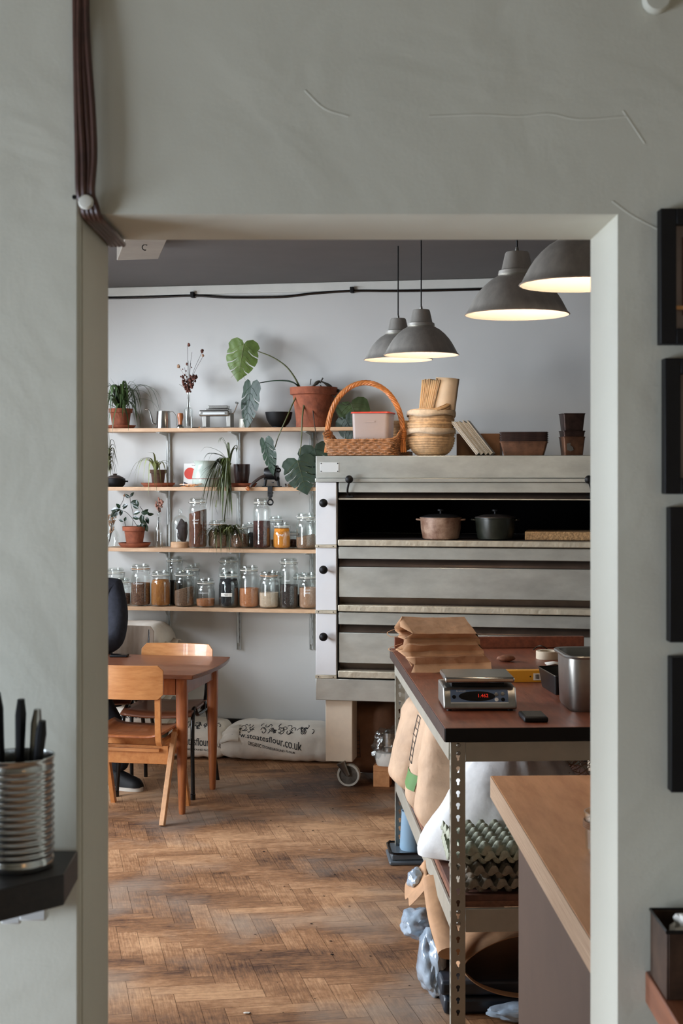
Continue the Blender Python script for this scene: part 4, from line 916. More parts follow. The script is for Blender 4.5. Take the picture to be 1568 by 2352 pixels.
for side, x0, x1 in (('left', 0, oxl(772.5)), ('right', XR-oxl(772.5), XR)):
    for y0, y1 in ((1107.5, 1251), (1258, 1401.5), (1409, 1550.5)): bx('column_panel', (x0, x1, -.003, .05, oz(y1), oz(y0)), mat('column_sheet', (228, 229, 230), .42, .25, 3, .03), ov, .003)
    for y0, y1 in ((1251, 1258), (1401.5, 1409), (1550.5, 1558)):
        sp = bx('column_strip', (x0-.002, x1+.002, -.009, .0, oz(y1), oz(y0)), M['oven_rough'], ov, .0015)
        for xs in (x0+.017, x1-.017):
            b = newbm(); lathe(b, [(0, .0025), (.003, .002), (.0035, 0)], 10, TR(xs, -.009, (oz(y0)+oz(y1))/2) @ RX(PI/2)); obj('screw', b, M['black_metal'], sp)
bx('base_panel', (0, XR, -.003, .03, oz(1608), oz(1558.5)), M['oven'], ov, .003)
pl = bx('name_plate', (oxl(735), oxl(778), -.0045, -.0018, oz(1085), oz(1062)), M['white_metal'], ov, .001)
for px, py in ((737.5, 1064.5), (775.5, 1064.5), (737.5, 1082.5), (775.5, 1082.5)):
    b = newbm(); lathe(b, [(0, .003), (.0028, .002), (.0035, 0)], 10, TR(oxl(px), -.0045, oz(py)) @ RX(PI/2)); obj('rivet', b, M['black_metal'], pl)
def ybox(nm, y0, y1, f, bk, m, bev=.003): return bx(nm, (X1, X2, f, bk, oz(y1), oz(y0)), m, ov, bev)
def slope(nm, ya, fa, yb, fb, m):     # sheet running from (depth fa) at ya to (depth fb) at yb
    b = newbm(); v = [b.verts.new(p) for p in ((X1, fa, oz(ya)), (X2, fa, oz(ya)), (X2, fb, oz(yb)), (X1, fb, oz(yb)))]; b.faces.new(v); return obj(nm, b, m, ov, smooth=False, solid=.002)
# deck 1 open
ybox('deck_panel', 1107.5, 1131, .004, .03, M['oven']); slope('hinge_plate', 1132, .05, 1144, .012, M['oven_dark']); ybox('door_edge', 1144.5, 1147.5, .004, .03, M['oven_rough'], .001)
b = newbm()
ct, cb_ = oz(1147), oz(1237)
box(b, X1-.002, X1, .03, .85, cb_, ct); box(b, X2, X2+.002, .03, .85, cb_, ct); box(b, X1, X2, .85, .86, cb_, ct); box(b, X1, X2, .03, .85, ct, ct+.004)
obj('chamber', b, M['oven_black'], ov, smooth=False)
bx('hearth', (X1, X2, .012, .85, oz(1238.5)-.02, oz(1238.5)), mat('hearth_stone', (54, 44, 38), .8, 0, 20, .3), ov, .002)
ybox('sill', 1239, 1253, -.016, .03, M['oven_rough'], .004)
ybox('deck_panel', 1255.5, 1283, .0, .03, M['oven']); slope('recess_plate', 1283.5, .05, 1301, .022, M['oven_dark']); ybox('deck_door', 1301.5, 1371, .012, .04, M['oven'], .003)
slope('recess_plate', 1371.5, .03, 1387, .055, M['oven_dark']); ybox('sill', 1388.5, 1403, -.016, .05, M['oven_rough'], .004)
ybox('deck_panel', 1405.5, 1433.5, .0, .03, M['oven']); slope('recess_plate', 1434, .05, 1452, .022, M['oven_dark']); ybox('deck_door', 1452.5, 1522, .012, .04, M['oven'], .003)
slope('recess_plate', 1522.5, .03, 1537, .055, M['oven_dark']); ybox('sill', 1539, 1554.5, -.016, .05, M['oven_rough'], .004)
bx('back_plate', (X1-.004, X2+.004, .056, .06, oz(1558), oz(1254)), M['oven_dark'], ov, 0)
for py in (1155, 1307.5, 1460.5):
    xk = oxl(746.5)
    kb = newbm(); tube(kb, [(xk, -.003, oz(py)), (xk, -.04, oz(py))], .005, 8); lathe(kb, [(0, -.024)]+[(.024*math.cos(a), .024*math.sin(a)) for a in [(-6+i)*PI/14 for i in range(13)]]+[(0, .024)], 24, TR(xk, -.052, oz(py)) @ RX(PI/2)); obj('knob', kb, M['black'], ov)
for xl, sg in ((oxl(803), 1), (XR-oxl(803), -1)):
    lv = newbm(); tube(lv, spline([(xl, .002, oz(1137)), (xl-.008*sg, -.02, oz(1132)), (xl-.006*sg, -.035, oz(1122)), (xl+.006*sg, -.05, oz(1104))], 5), .006, 8); box(lv, xl-.022, xl+.02, -.004, .012, oz(1141.5), oz(1138)); o = obj('door_lever', lv, M['black_metal'], ov)
    b = newbm(); blob(b, (xl+.006*sg, -.055, oz(1101)), .0225, 0, 1, 3); obj('lever_ball', b, M['black'], o)
M['beige'] = mat('beige_enamel', (232, 213, 188), .45, 0, 20, .03)
for lx, ly in ((oxl(745), .03), (XR-oxl(808)+oxl(725), .03), (oxl(745), .38), (XR-.2, .38)):
    lg = bx('leg', (lx, lx+.153, ly, ly+.153, oz(1751), oz(1608)-.0005), M['beige'], ov, .004)
    if ly < .5:
        cx_, r_ = lx+.127, .065
        b = newbm(); lathe(b, [(0, -.010), (r_*.3, -.016), (r_*.5, -.008), (r_*.8, -.008), (r_*.8, .008), (r_*.5, .008), (0, .012)], 32, TR(cx_, ly+.03, r_) @ RX(PI/2)); wh = obj('castor_wheel', b, mat('castor_hub', (112, 104, 94), .5, .4, 20, .3), lg)
        b = newbm(); lathe(b, [(r_*.8, -.016), (r_*.96, -.017), (r_, -.012), (r_, .012), (r_*.96, .017), (r_*.8, .016), (r_*.8, -.016)], 36, TR(cx_, ly+.03, r_) @ RX(PI/2)); obj('tyre', b, mat('castor_rubber', (206, 200, 186), .6, 0, 20, .15), wh)
        b = newbm(); tube(b, [(cx_-.04, ly+.002, oz(1752)), (cx_-.028, ly+.004, oz(1762)), (cx_, ly+.006, r_)], [.028, .022, .013], 10, flat=1); lathe(b, [(0, -.036), (.008, -.036), (.011, -.03), (.011, -.02)], 12, TR(cx_, ly+.03, r_) @ RX(PI/2)); obj('castor_fork', b, M['steel_dull'], lg)
    else:
        b = newbm(); lathe(b, [(0, -.016), (.065, -.016), (.065, .016), (0, .016)], 28, TR(lx+.08, ly+.07, .065) @ RX(PI/2)); box(b, lx+.05, lx+.11, ly+.05, ly+.09, .11, oz(1751)+.001); obj('castor_wheel', b, M['steel_dull'], lg)
def oven_at(px, y): 
    d_ = DO-y; p = sh(px, d_); return Vector((p.x, p.y, TOP+.0006))
def os_(y, px=900): return FP/sh(px, DO-y).y

# pots in the open deck
def pot_in(px, wpx, tpy, m, lab, y=.1, lidm=None):
    s = os_(y, px); z0 = oz(1238.5)+.0006; p = sh(px, DO-y); t = thing('casserole', lab, 'cooking pot', (p.x, p.y, z0), -TH, 'pots in the open oven deck')
    R = wpx/2/s; H = 48/s
    b = newbm(); lathe(b, [(0, 0), (R*.8, 0), (R*.88, .006), (R*.97, H*.5), (R, H), (R*1.03, H+.002), (R*1.03, H+.006), (R*.95, H+.006), (R*.93, H*.5), (R*.8, .01), (0, .01)], 36); obj('pot_body', b, m, t)
    for sg in (-1, 1): b = newbm(); tube(b, spline([(sg*R*.97, -.02, H*.93), (sg*R*1.16, -.018, H*.95), (sg*R*1.16, .018, H*.95), (sg*R*.97, .02, H*.93)], 4), .005, 8); obj('handle', b, m, t)
    b = newbm(); lathe(b, [(R*1.02, H+.006), (R*1.0, H+.01), (R*.6, H+.022), (0, H+.027)], 36); o = obj('lid', b, lidm or M['black'], t)
    b = newbm(); lathe(b, [(0, H+.026), (.007, H+.026), (.007, H+.04), (.019, H+.042), (.019, H+.05), (0, H+.052)], 18); obj('lid_knob', b, M['black'], o)
pot_in(1012, 94, 1180, mat('stained_enamel', (176, 148, 126), .45, .1, 14, .0, .1, 20, col2=(96, 56, 34), detail=6), 'stained pinkish enamel casserole with a black lid in the open oven deck')
pot_in(1137, 92, 1175, mat('dark_green_enamel', (40, 43, 35), .3, .1, 20, .2), 'dark green casserole in the open oven deck, right of the stained one', .12, mat('lid_grey', (70, 64, 60), .4, .4, 20, .3))
p = sh(1205, DO-.08); t = thing('baking_stone', 'thick rough tan slab lying in the open oven deck on the right', 'baking stone', (p.x, p.y, oz(1238.5)+.0006), -TH)
bx('slab', (0, .42, 0, .3, 0, .047), mat('stone_tan', (184, 144, 98), .9, 0, 60, .25, .4, 90), t, .003)

# ---- on top of the oven
s = os_(.12, 840); p = oven_at(838, .15); t = thing('wicker_basket', 'wicker basket with a tall twisted arch handle on the oven\'s left corner', 'basket', p, -TH-.06)
def rr_path(a, c_, r_, n=8): return rrect(a*2, c_*2, r_, n)
b = newbm(); A0, B0 = .19, .125
for row in range(10):
    f = row/9; A = A0+.025*f; Bq = B0+.015*f; pts = rr_path(A, Bq, .04, 7); full = []
    for i in range(len(pts)):
        x0, y0 = pts[i]; x1, y1 = pts[(i+1) % len(pts)]; L = math.hypot(x1-x0, y1-y0); n = max(1, int(L/.012))
        for j in range(n): full.append((x0+(x1-x0)*j/n, y0+(y1-y0)*j/n))
    P = []
    for i, (x, y) in enumerate(full):
        r_ = math.hypot(x, y); wob = .0035*math.sin(i*PI/2+row*PI); up = .055*f*max(0, (abs(x)-A*.55)/(A*.45))**1.5*(1-abs(y/Bq)**3*.9)
        P.append((x*(1+wob/r_), y*(1+wob/r_), .006+row*.0092+up))
    tube(b, P, .0052, 6, closed=True)
obj('basket_body', b, M['wicker'], t)
bx('basket_floor', (-A0+.02, A0-.02, -B0+.02, B0-.02, .002, .008), M['wicker'], t, 0)
b = newbm()
for x0 in (-.2, .2):
    for yy in (-.09, -.03, .03, .09):
        tube(b, [(x0*.95, yy, .0), (x0*1.02, yy, .09)], .003, 5)
for xx in [-.16+.04*i for i in range(9)]:
    for yy in (-1, 1): tube(b, [(xx, yy*.125, .002), (xx, yy*.139, .096)], .003, 5)
obj('stakes', b, M['wicker'], t)
b = newbm()
for k3 in range(5):
    P = []
    for i in range(101):
        a = PI*i/100; cx_, cz = -.222*math.cos(a), .09+.325*math.sin(a)**.9; ph = i*.42+k3*2*PI/5
        nx, nz = -math.cos(a), math.sin(a); P.append((cx_+nx*.0095*math.cos(ph), .0095*math.sin(ph), cz+nz*.0095*math.cos(ph)))
    tube(b, P, .0068, 6)
obj('arch_handle', b, M['wicker_orange'], t)
for sg in (-1, 1):
    b = newbm()
    for k3 in range(4): tube(b, [(sg*(.222+.012*math.cos(k3*1.6)), .012*math.sin(k3*1.6), .02), (sg*(.214+.013*math.cos(k3*1.6+1)), .013*math.sin(k3*1.6+1), .14)], .006, 6)
    for q in range(4): tube(b, [(sg*.22+.018*math.cos(a), .018*math.sin(a), .105+q*.009) for a in [i*PI/5 for i in range(10)]], .0045, 5, closed=True)
    obj('side_binding', b, M['wicker_orange'], t)
# plastic tub in the basket
p = oven_at(857, .13); t = thing('storage_tub', 'frosted plastic tub with a red lid sitting in the wicker basket', 'plastic tub', (p.x, p.y, TOP+.0095), -TH-.06)
M['frost'] = bpy.data.materials.new('frosted_plastic'); M['frost'].use_nodes = True; nt = M['frost'].node_tree; B_ = nt.nodes['Principled BSDF']
B_.inputs['Base Color'].default_value = (*s2l((196, 176, 166)), 1); B_.inputs['Roughness'].default_value = .35; B_.inputs['Transmission Weight'].default_value = .25; B_.inputs['Alpha'].default_value = .86
b = newbm(); hw, hd, hh = 43/s, .09, 96/s-.002
for f, z in ((.88, 0), (1, hh)): pass
lo_p = rrect(hw*1.86, hd*1.86, .02); hi_p = rrect(hw*2, hd*2, .02)
A = [b.verts.new((x, y, 0)) for x, y in lo_p]; Bv = [b.verts.new((x, y, hh)) for x, y in hi_p]; b.faces.new(A[::-1]); n = len(A)
for i in range(n): b.faces.new([A[i], A[(i+1) % n], Bv[(i+1) % n], Bv[i]])
obj('tub_body', b, M['frost'], t)
b = newbm(); prism(b, [(x, y) for x, y in rrect(.062, .011, .005)], -.0025, .0025, TR(-.002, -hd*.985, hh*.78)); obj('grip_recess', b, M['frost'], t)
b = newbm()
for z0, z1, g in ((hh-.006, hh+.003, 1.07),):
    A = [b.verts.new((x*g, y*g, z0)) for x, y in hi_p]; Bv = [b.verts.new((x*g*.98, y*g*.98, z1)) for x, y in hi_p]; b.faces.new(A[::-1]); b.faces.new(Bv)
    for i in range(n): b.faces.new([A[i], A[(i+1) % n], Bv[(i+1) % n], Bv[i]])
obj('lid', b, mat('red_lid', (204, 70, 52), .45), t, .002)
def banneton(p, R, H, lab, rot=(0, 0, 0), grp='coiled proofing baskets', fold=0, nr=9):
    t = thing('proofing_basket', lab, 'basket', p, 0, grp); t.rotation_euler = rot
    pr = [(0, .004)]; out = []
    for i in range(nr*4+1):
        f = i/(nr*4); a = f*PI/2; r_ = R*(.42+.58*math.sin(a)**.85); z_ = H*(1-math.cos(a))**.9 if f > 0 else 0
        q = abs(math.sin(i*PI/4)); out.append((r_+.0042*q, z_-.001*q))
    pr = [(0, 0), (R*.4, 0)]+out+[(R*.96, H+.004), (R*.93, H)]+[(r_*.94-.004, z_+.008) for r_, z_ in out[::-3]]+[(0, .009)]
    b = newbm(); lathe(b, pr, 44); obj('basket_bowl', b, M['rattan'], t, sharp=80); return t
Rb = 53/s
z0 = TOP+.0006; pb = oven_at(990, .16)
stack = [(0, 0, .0, 1, 'large coiled rattan proofing basket at the bottom of the tall stack'), (.002, 0, .05, .99, 'coiled proofing basket second from the bottom of the tall stack'), (-.003, 0, .082, 1.0, 'third coiled proofing basket up in the tall stack'),
         (.002, 0, .118, .98, 'fourth coiled proofing basket up in the tall stack'), (0, 0, .15, .97, 'fifth coiled proofing basket, just under the tilted one')]
for i, (dx, dy, dz, g, lab) in enumerate(stack):
    banneton((pb.x+dx, pb.y, z0+dz), Rb*g, .105, lab, (.0, .03*math.sin(i*2.2), i*.7), nr=10)
banneton((pb.x+.02, pb.y, z0+.185), Rb*.93, .085, 'tilted coiled proofing basket crowning the tall stack', (.15, -.32, 0))
# cloth liners
for i, (dz, lab) in enumerate(((.15, 'pale linen liner hanging over the second basket rim of the tall stack'), (.25, 'pale linen liner over the rim just below the tilted basket'))):
    b = newbm(); n = 40; rows = []
    for k3, (rr_, zz) in enumerate(((.94, .012), (1.03, .01), (1.06, -.004), (1.055, -.022))):
        rows.append([b.verts.new((Rb*rr_*(1+.01*math.sin(j*1.7+i))*math.cos(2*PI*j/n), Rb*rr_*(1+.01*math.sin(j*1.7+i))*math.sin(2*PI*j/n), zz+(.006*math.sin(j*.55+i*2) if k3 == 3 else .002*math.sin(j*.5+i)))) for j in range(n)])
    for a_, c_ in zip(rows, rows[1:]):
        for j in range(n): b.faces.new([a_[j], a_[(j+1) % n], c_[(j+1) % n], c_[j]])
    o = obj('linen_liner', b, mat('linen', (206, 184, 156), .9, 0, 60, .1), None, solid=.002); o.location = (pb.x, pb.y, z0+dz-.006); tag(o, lab, 'cloth', 'basket liners')
# small stack behind the tub
p2 = oven_at(912, .42)
for i, lab in enumerate(('lower small proofing basket behind the red-lidded tub', 'middle small proofing basket behind the red-lidded tub', 'upper small proofing basket behind the red-lidded tub')):
    banneton((p2.x, p2.y, z0+.045*i+.03), .1, .075, lab, (0, .05*(i-1), i), 'small proofing baskets', nr=6)
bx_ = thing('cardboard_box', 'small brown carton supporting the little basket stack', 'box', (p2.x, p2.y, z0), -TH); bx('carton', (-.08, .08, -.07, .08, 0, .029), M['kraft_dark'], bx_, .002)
# upright paper bags in the top basket
bt = Vector((pb.x+.02, pb.y+.02, z0+.225)); r6 = random.Random(3)
b = newbm()
for k3 in range(10):
    x0 = -.045+k3*.008; h = .225+r6.uniform(-.008, .008); tlt = .03+.006*k3
    g = []
    for i in range(5):
        for_z = i/4; g.append([b.verts.new((x0+tlt*for_z*.6+.003*math.sin(j+k3), -.07+.028*j, h*for_z)) for j in range(5)])
    for a_, c_ in zip(g, g[1:]):
        for j in range(4): b.faces.new([a_[j], a_[j+1], c_[j+1], c_[j]])
o = obj('bread_bags', b, mat('bag_cream', (240, 214, 178), .75, 0, 20, .05), None, solid=.0012); o.location = bt+Vector((-.03, 0, -.02)); o.rotation_euler = (0, .02, -.35)
tag(o, 'bundle of cream paper bread bags standing in the topmost basket', 'paper bags')
b = newbm(); g = []
for i in range(7):
    f = i/6; g.append([b.verts.new((-.045+.13*q/9+.03*f, -.03-.028*math.sin(PI*q/9)-.01*q/9, .235*f-.01*q/9*f)) for q in range(10)])
for a_, c_ in zip(g, g[1:]):
    for j in range(9): b.faces.new([a_[j], a_[j+1], c_[j+1], c_[j]])
o = obj('paper_sheet', b, mat('baking_paper', (214, 190, 160), .7, 0, 10, .06), None, solid=.001); o.location = bt+Vector((.02, -.03, -.02)); tag(o, 'curved sheet of brown paper standing behind the topmost basket rim', 'paper')
# leaning white paper stack and box behind
s2_ = os_(.2, 1090); pw = oven_at(1095, .2)
hinge_ = oven_at(1112, .2)
for k3 in range(4):
    t = thing('paper_stack', ['front', 'second', 'third', 'rearmost'][k3]+' bundle of the white baking paper leaning against the basket stack', 'paper stack', (oven_at(1102+k3*11, .2).x, hinge_.y+.01*k3, TOP+.004), 0, 'leaning baking paper')
    t.rotation_euler = (0, -.66, -TH)
    b = newbm()
    for q in range(4): box(b, -.011+q*.0055, -.0062+q*.0055, -.1+.004*math.sin(q*2+k3), .1, .008, .235+.006*math.sin(q*1.7+k3))
    obj('sheets', b, mat('baking_white', (214, 208, 196), .7, 0, 20, .05), t, .0005)
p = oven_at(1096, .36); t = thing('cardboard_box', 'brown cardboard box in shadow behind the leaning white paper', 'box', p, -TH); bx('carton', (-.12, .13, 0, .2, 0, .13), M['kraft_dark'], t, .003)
# loaf tins
def loaf(p, L, Wd, H, lab, grp, m, rot=-TH, name='loaf_tin'):
    t = thing(name, lab, 'baking tin', p, rot, grp)
    b = newbm(); lo_, hi_ = rrect(L*.84, Wd*.8, .008, 3), rrect(L, Wd, .01, 3); li_, hj = rrect(L*.82, Wd*.78, .008, 3), rrect(L*.975, Wd*.96, .01, 3)
    rings = [[b.verts.new((x, y, z)) for x, y in pp] for pp, z in ((lo_, 0), (hi_, H), (hj, H), (li_, .003))]; n = len(lo_)
    for a_, c_ in zip(rings, rings[1:]):
        for i in range(n): b.faces.new([a_[i], a_[(i+1) % n], c_[(i+1) % n], c_[i]])
    b.faces.new(rings[0][::-1]); b.faces.new(rings[3]); obj('tin_body', b, m, t)
    b = newbm(); tube(b, [(x, y, H) for x, y in hi_], .0032, 6, closed=True); obj('rolled_rim', b, m, t); return t
M['tin_brown'] = mat('baked_tin', (116, 80, 58), .5, .45, 14, .3); M['tin_dark'] = mat('baked_tin_dark', (66, 48, 42), .45, .55, 20, .3)
s = os_(.15, 1203); p = oven_at(1203, .15); nm = ['bottom', 'second', 'third', 'fourth', 'fifth', 'top']
for i in range(6): loaf((p.x, p.y, TOP+.0006+i*.0105), 107/s, .12, 31/s, nm[i]+' tin of the nested long loaf tins on the oven', 'nested long loaf tins', M['tin_brown'] if i == 0 else M['tin_dark'])
p = oven_at(1313, .15)
for i, (dz, h, lab) in enumerate(((0, .105, 'rust-spotted square tin at the foot of the narrow tin stack'), (.068, .07, 'middle dark square tin in the narrow stack'), (.128, .105, 'topmost dark square tin in the narrow stack'))):
    t = loaf((p.x, p.y, TOP+.0006+dz), 50/s, .12, h-.005, lab, 'narrow stack of square tins', M['tin_brown'] if i == 0 else M['tin_dark'], -TH+.25, 'square_tin')
    if i == 0:
        b = newbm(); prism(b, [(-.04, .03), (-.02, .022), (-.004, .03), (-.008, .045), (-.022, .055), (-.02, .07), (-.042, .064)], -.0612, -.0605, TR(0, .005, 0) @ RX(.0)); obj('bare_patch', b, M['steel_dull'], t, smooth=False)

# ------------------------------------------------------------------ table
nc = onz(450, 1552, .725); fc = onz(522, 1508, .725)
TL, TD = 1.25, .76
mid = (nc+fc)/2; Wv = Vector((CT, -ST, 0)); Dv = Vector((ST, CT, 0))
tc_ = Vector((mid.x, mid.y, 0))-Wv*(TL/2); t = thing('dining_table', 'wooden dining table with tapered legs at the left, a chair on either side', 'table', tc_, -TH)
poly = []
for i in range(13): f = i/12*2-1; poly.append((TL/2+.035*(1-f*f), f*TD/2*.985))
for i in range(13): f = 1-i/12*2; poly.append((-TL/2-.035*(1-f*f), f*TD/2*.985))
poly2 = []
for i in range(len(poly)):
    poly2.append(poly[i])
b = newbm(); up = [b.verts.new((x, y, .725)) for x, y in poly2]; dn = [b.verts.new((x*.992, y*.985, .701)) for x, y in poly2]; b.faces.new(up); b.faces.new(dn[::-1]); n = len(up)
for i in range(n): b.faces.new([dn[i], dn[(i+1) % n], up[(i+1) % n], up[i]])
obj('tabletop', b, M['teak'], t, .004)
def tl(v): return (RZ(TH) @ (Vector(v)-tc_))
ln, lf = tl(Vector(((418-CX)/FP*7.25, 7.25, 0))), tl(Vector(((488-CX)/FP*7.82, 7.82, 0)))
for x, y in ((ln.x, ln.y), (lf.x, lf.y), (-ln.x, ln.y), (-lf.x, lf.y)):
    b = newbm(); n = 20
    def ring(z, rx, q): return [b.verts.new((x+rx*math.copysign(abs(math.cos(2*PI*i/n))**q, math.cos(2*PI*i/n)), y+rx*math.copysign(abs(math.sin(2*PI*i/n))**q, math.sin(2*PI*i/n)), z)) for i in range(n)]
    R_ = [ring(0, .015, 1), ring(.01, .0175, 1), ring(.3, .026, .8), ring(.55, .029, .55), ring(.7, .029, .55)]
    b.faces.new(R_[0][::-1]); b.faces.new(R_[-1])
    for a_, c_ in zip(R_, R_[1:]):
        for i in range(n): b.faces.new([a_[i], a_[(i+1) % n], c_[(i+1) % n], c_[i]])
    obj('leg', b, M['teak_leg'], t)
bx('apron', (-ln.x+.03, ln.x-.03, ln.y-.02, ln.y+.002, .615, .7), M['teak_leg'], t); bx('apron', (-ln.x+.03, ln.x-.03, lf.y-.002, lf.y+.02, .615, .7), M['teak_leg'], t)
bx('end_apron', (lf.x-.012, lf.x+.012, ln.y+.03, lf.y-.03, .615, .7), M['teak_leg'], t); bx('end_apron', (-lf.x-.012, -lf.x+.012, ln.y+.03, lf.y-.03, .615, .7), M['teak_leg'], t)
p = onz(276, 1508, .7256); t = thing('mobile_phone', 'black phone lying on the dining table by the person\'s arm', 'phone', p, -TH+.15); bx('phone_case', (-.055, .045, -.035, .035, 0, .012), M['black'], t, .004); bx('screen', (-.05, .04, -.03, .03, .0122, .0128), M['black_gloss'], t, 0)

# ------------------------------------------------------------------ chairs
def curved_panel(name, w_, h, z0, y0, bow, th_, m, parent, r=.03, tilt=0):
    b = newbm(); pts = rrect(w_, h, r, 5); nx = 16
    def F(x, z, o): return (x, y0+bow*(1-(2*x/w_)**2)+o+tilt*z, z0+h/2+z)
    out = []
    cols = 17; rows_f = []; rows_b = []
    for i in range(cols):
        x = -w_/2+w_*i/(cols-1); e = max(0, abs(x)-(w_/2-r)); zz = h/2-(r-math.sqrt(max(0, r*r-e*e)))
        for lst, o in ((rows_f, 0), (rows_b, th_)): lst.append([b.verts.new(F(x, -zz+2*zz*j/4, o)) for j in range(5)])
    for i in range(cols-1):
        for j in range(4): b.faces.new([rows_f[i][j], rows_f[i+1][j], rows_f[i+1][j+1], rows_f[i][j+1]]); b.faces.new([rows_b[i][j+1], rows_b[i+1][j+1], rows_b[i+1][j], rows_b[i][j]])
        for j in (0, 4): b.faces.new([rows_f[i][j], rows_b[i][j], rows_b[i+1][j], rows_f[i+1][j]])
    for i in (0, cols-1):
        for j in range(4): b.faces.new([rows_f[i][j], rows_b[i][j], rows_b[i][j+1], rows_f[i][j+1]])
    return obj(name, b, m, parent, .0015)
def tube_chair(loc, rot, lab, bm_, sm_, backtop=.785, bh=.13, bw=.42):
    t = thing('dining_chair', lab, 'chair', loc, rot)     # local: faces -y
    curved_panel('backrest', bw, bh, backtop-bh, .17, .035, .011, bm_, t, .03, .12)
    b = newbm(); g = []
    for i in range(11):
        x = -.2+.04*i; g.append([b.verts.new((x*(1-.06*(j/8)), -.22+.05*j, .445+.014*(x/.2)**2-(.018 if j == 0 else 0)+.01*(j/8)**3)) for j in range(9)])
    for a_, c_ in zip(g, g[1:]):
        for j in range(8): b.faces.new([a_[j], a_[j+1], c_[j+1], c_[j]])
    obj('seat', b, sm_, t, solid=-.012)
    for sg in (-1, 1):
        b = newbm(); tube(b, spline([(sg*.215, -.235, 0), (sg*.205, -.21, .25), (sg*.195, -.17, .43), (sg*.19, -.12, .475), (sg*.19, -.06, .43), (sg*.19, .1, .432)], 6), .0115, 10); lathe(b, [(0, 0), (.014, 0), (.014, .03), (.0115, .032)], 12, TR(sg*.215, -.235, 0)); obj('leg', b, M['black_gloss'], t)
        b = newbm(); tube(b, spline([(sg*.215, .27, 0), (sg*.2, .2, .25), (sg*.19, .1, .46), (sg*.19, .06, .43)], 6), .0115, 10); obj('leg', b, M['black_gloss'], t)
        b = newbm(); tube(b, spline([(sg*.17, .1, .43), (sg*.175, .16, .5), (sg*.18, .205, backtop-.02)], 6), .011, 10); obj('back_upright', b, M['black_gloss'], t)
        b = newbm(); blob(b, (sg*.175, .178, backtop-bh*.5), .006, 0, 1, 2); obj('rivet', b, M['steel'], t)
    return t
pf = Vector(((443-CX)/FP*7.57, 7.57, 0)); oc = pf-Wv*.215+Dv*.235
tube_chair(oc, -TH, 'beech-backed chair with black tube legs on the far side of the table', M['beech_h'], M['teak'], .785, .15, .42)
oc2 = sh(252, .82); oc2.z = 0
tube_chair(Vector((oc2.x, oc2.y, 0)), -TH, 'pale greyish-wood chair behind the seated person', wood('grey_ply', (186, 166, 146), (166, 144, 122), .5, 5, (8, 1.2, 1.2), .03), M['teak'], .84, .30, .42)
# front bentwood chair, facing the table (local faces +y)
rf = Vector(((372-CX)/FP*7.0, 7.0, 0)); oa = rf-Wv*.205+Dv*.235
t = thing('bentwood_chair', 'honey-coloured bentwood chair in front of the table, seen from behind', 'chair', oa, -TH)
curved_panel('backrest', .42, .17, .628, -.235, -.03, .01, M['beech_h'], t, .025)
b = newbm(); g = []
for i in range(13):
    x = -.2+.4*i/12; g.append([b.verts.new((x, -.2+.05*j, .425+.045*max(0, abs(x)/.2-.6)**1.5*2-.02*(1-abs(j-4.5)/4.5)*(1-(x/.2)**2))) for j in range(9)])
for a_, c_ in zip(g, g[1:]):
    for j in range(8): b.faces.new([a_[j], a_[j+1], c_[j+1], c_[j]])
obj('seat', b, wood('seat_ply', (176, 104, 58), (140, 78, 42), .3, 5, (8, 1.4, 8), .03, .3), t, solid=-.011)
def strip(bm, pts, wx, th_):          # flat laminated strip in the yz plane
    pts = spline(pts, 6); A = []
    for i, p in enumerate(pts):
        tt = (pts[min(len(pts)-1, i+1)]-pts[max(0, i-1)]).normalized(); nn = Vector((0, -tt.z, tt.y))
        A.append([bm.verts.new(p+nn*s_*th_/2+Vector((q*wx/2, 0, 0))) for s_, q in ((1, -1), (1, 1), (-1, 1), (-1, -1))])
    bm.faces.new(A[0]); bm.faces.new(A[-1][::-1])
    for a_, c_ in zip(A, A[1:]):
        for j in range(4): bm.faces.new([a_[j], a_[(j+1) % 4], c_[(j+1) % 4], c_[j]])
for sg in (-1, 1):
    b = newbm(); strip(b, [(sg*.178, -.222, .77), (sg*.178, -.217, .6), (sg*.178, -.21, .45), (sg*.178, -.195, .405), (sg*.178, -.15, .395), (sg*.178, .12, .408)], .03, .018); obj('back_upright', b, M['beech'], t, .002)
    b = newbm(); strip(b, [(sg*.205, -.235, 0), (sg*.205, -.14, .2), (sg*.205, -.045, .39), (sg*.205, -.02, .425)], .026, .032); obj('leg', b, mat('worn_leg', (216, 164, 118), .45, 0, 20, .12), t, .003)
    b = newbm(); strip(b, [(sg*.205, -.02, .425), (sg*.205, .02, .43), (sg*.205, .06, .4), (sg*.205, .14, .2), (sg*.205, .215, 0)], .026, .03); obj('leg', b, M['beech'], t, .003)
b = newbm(); box(b, -.19, .19, -.085, -.065, .275, .37); obj('stretcher', b, M['beech'], t, .002); b = newbm(); box(b, -.19, .15, -.11, -.086, .34, .357); obj('rail', b, M['beech_h'], t, .002)
b = newbm(); box(b, -.19, .19, .07, .085, .3, .38); obj('stretcher', b, M['beech'], t, .002)

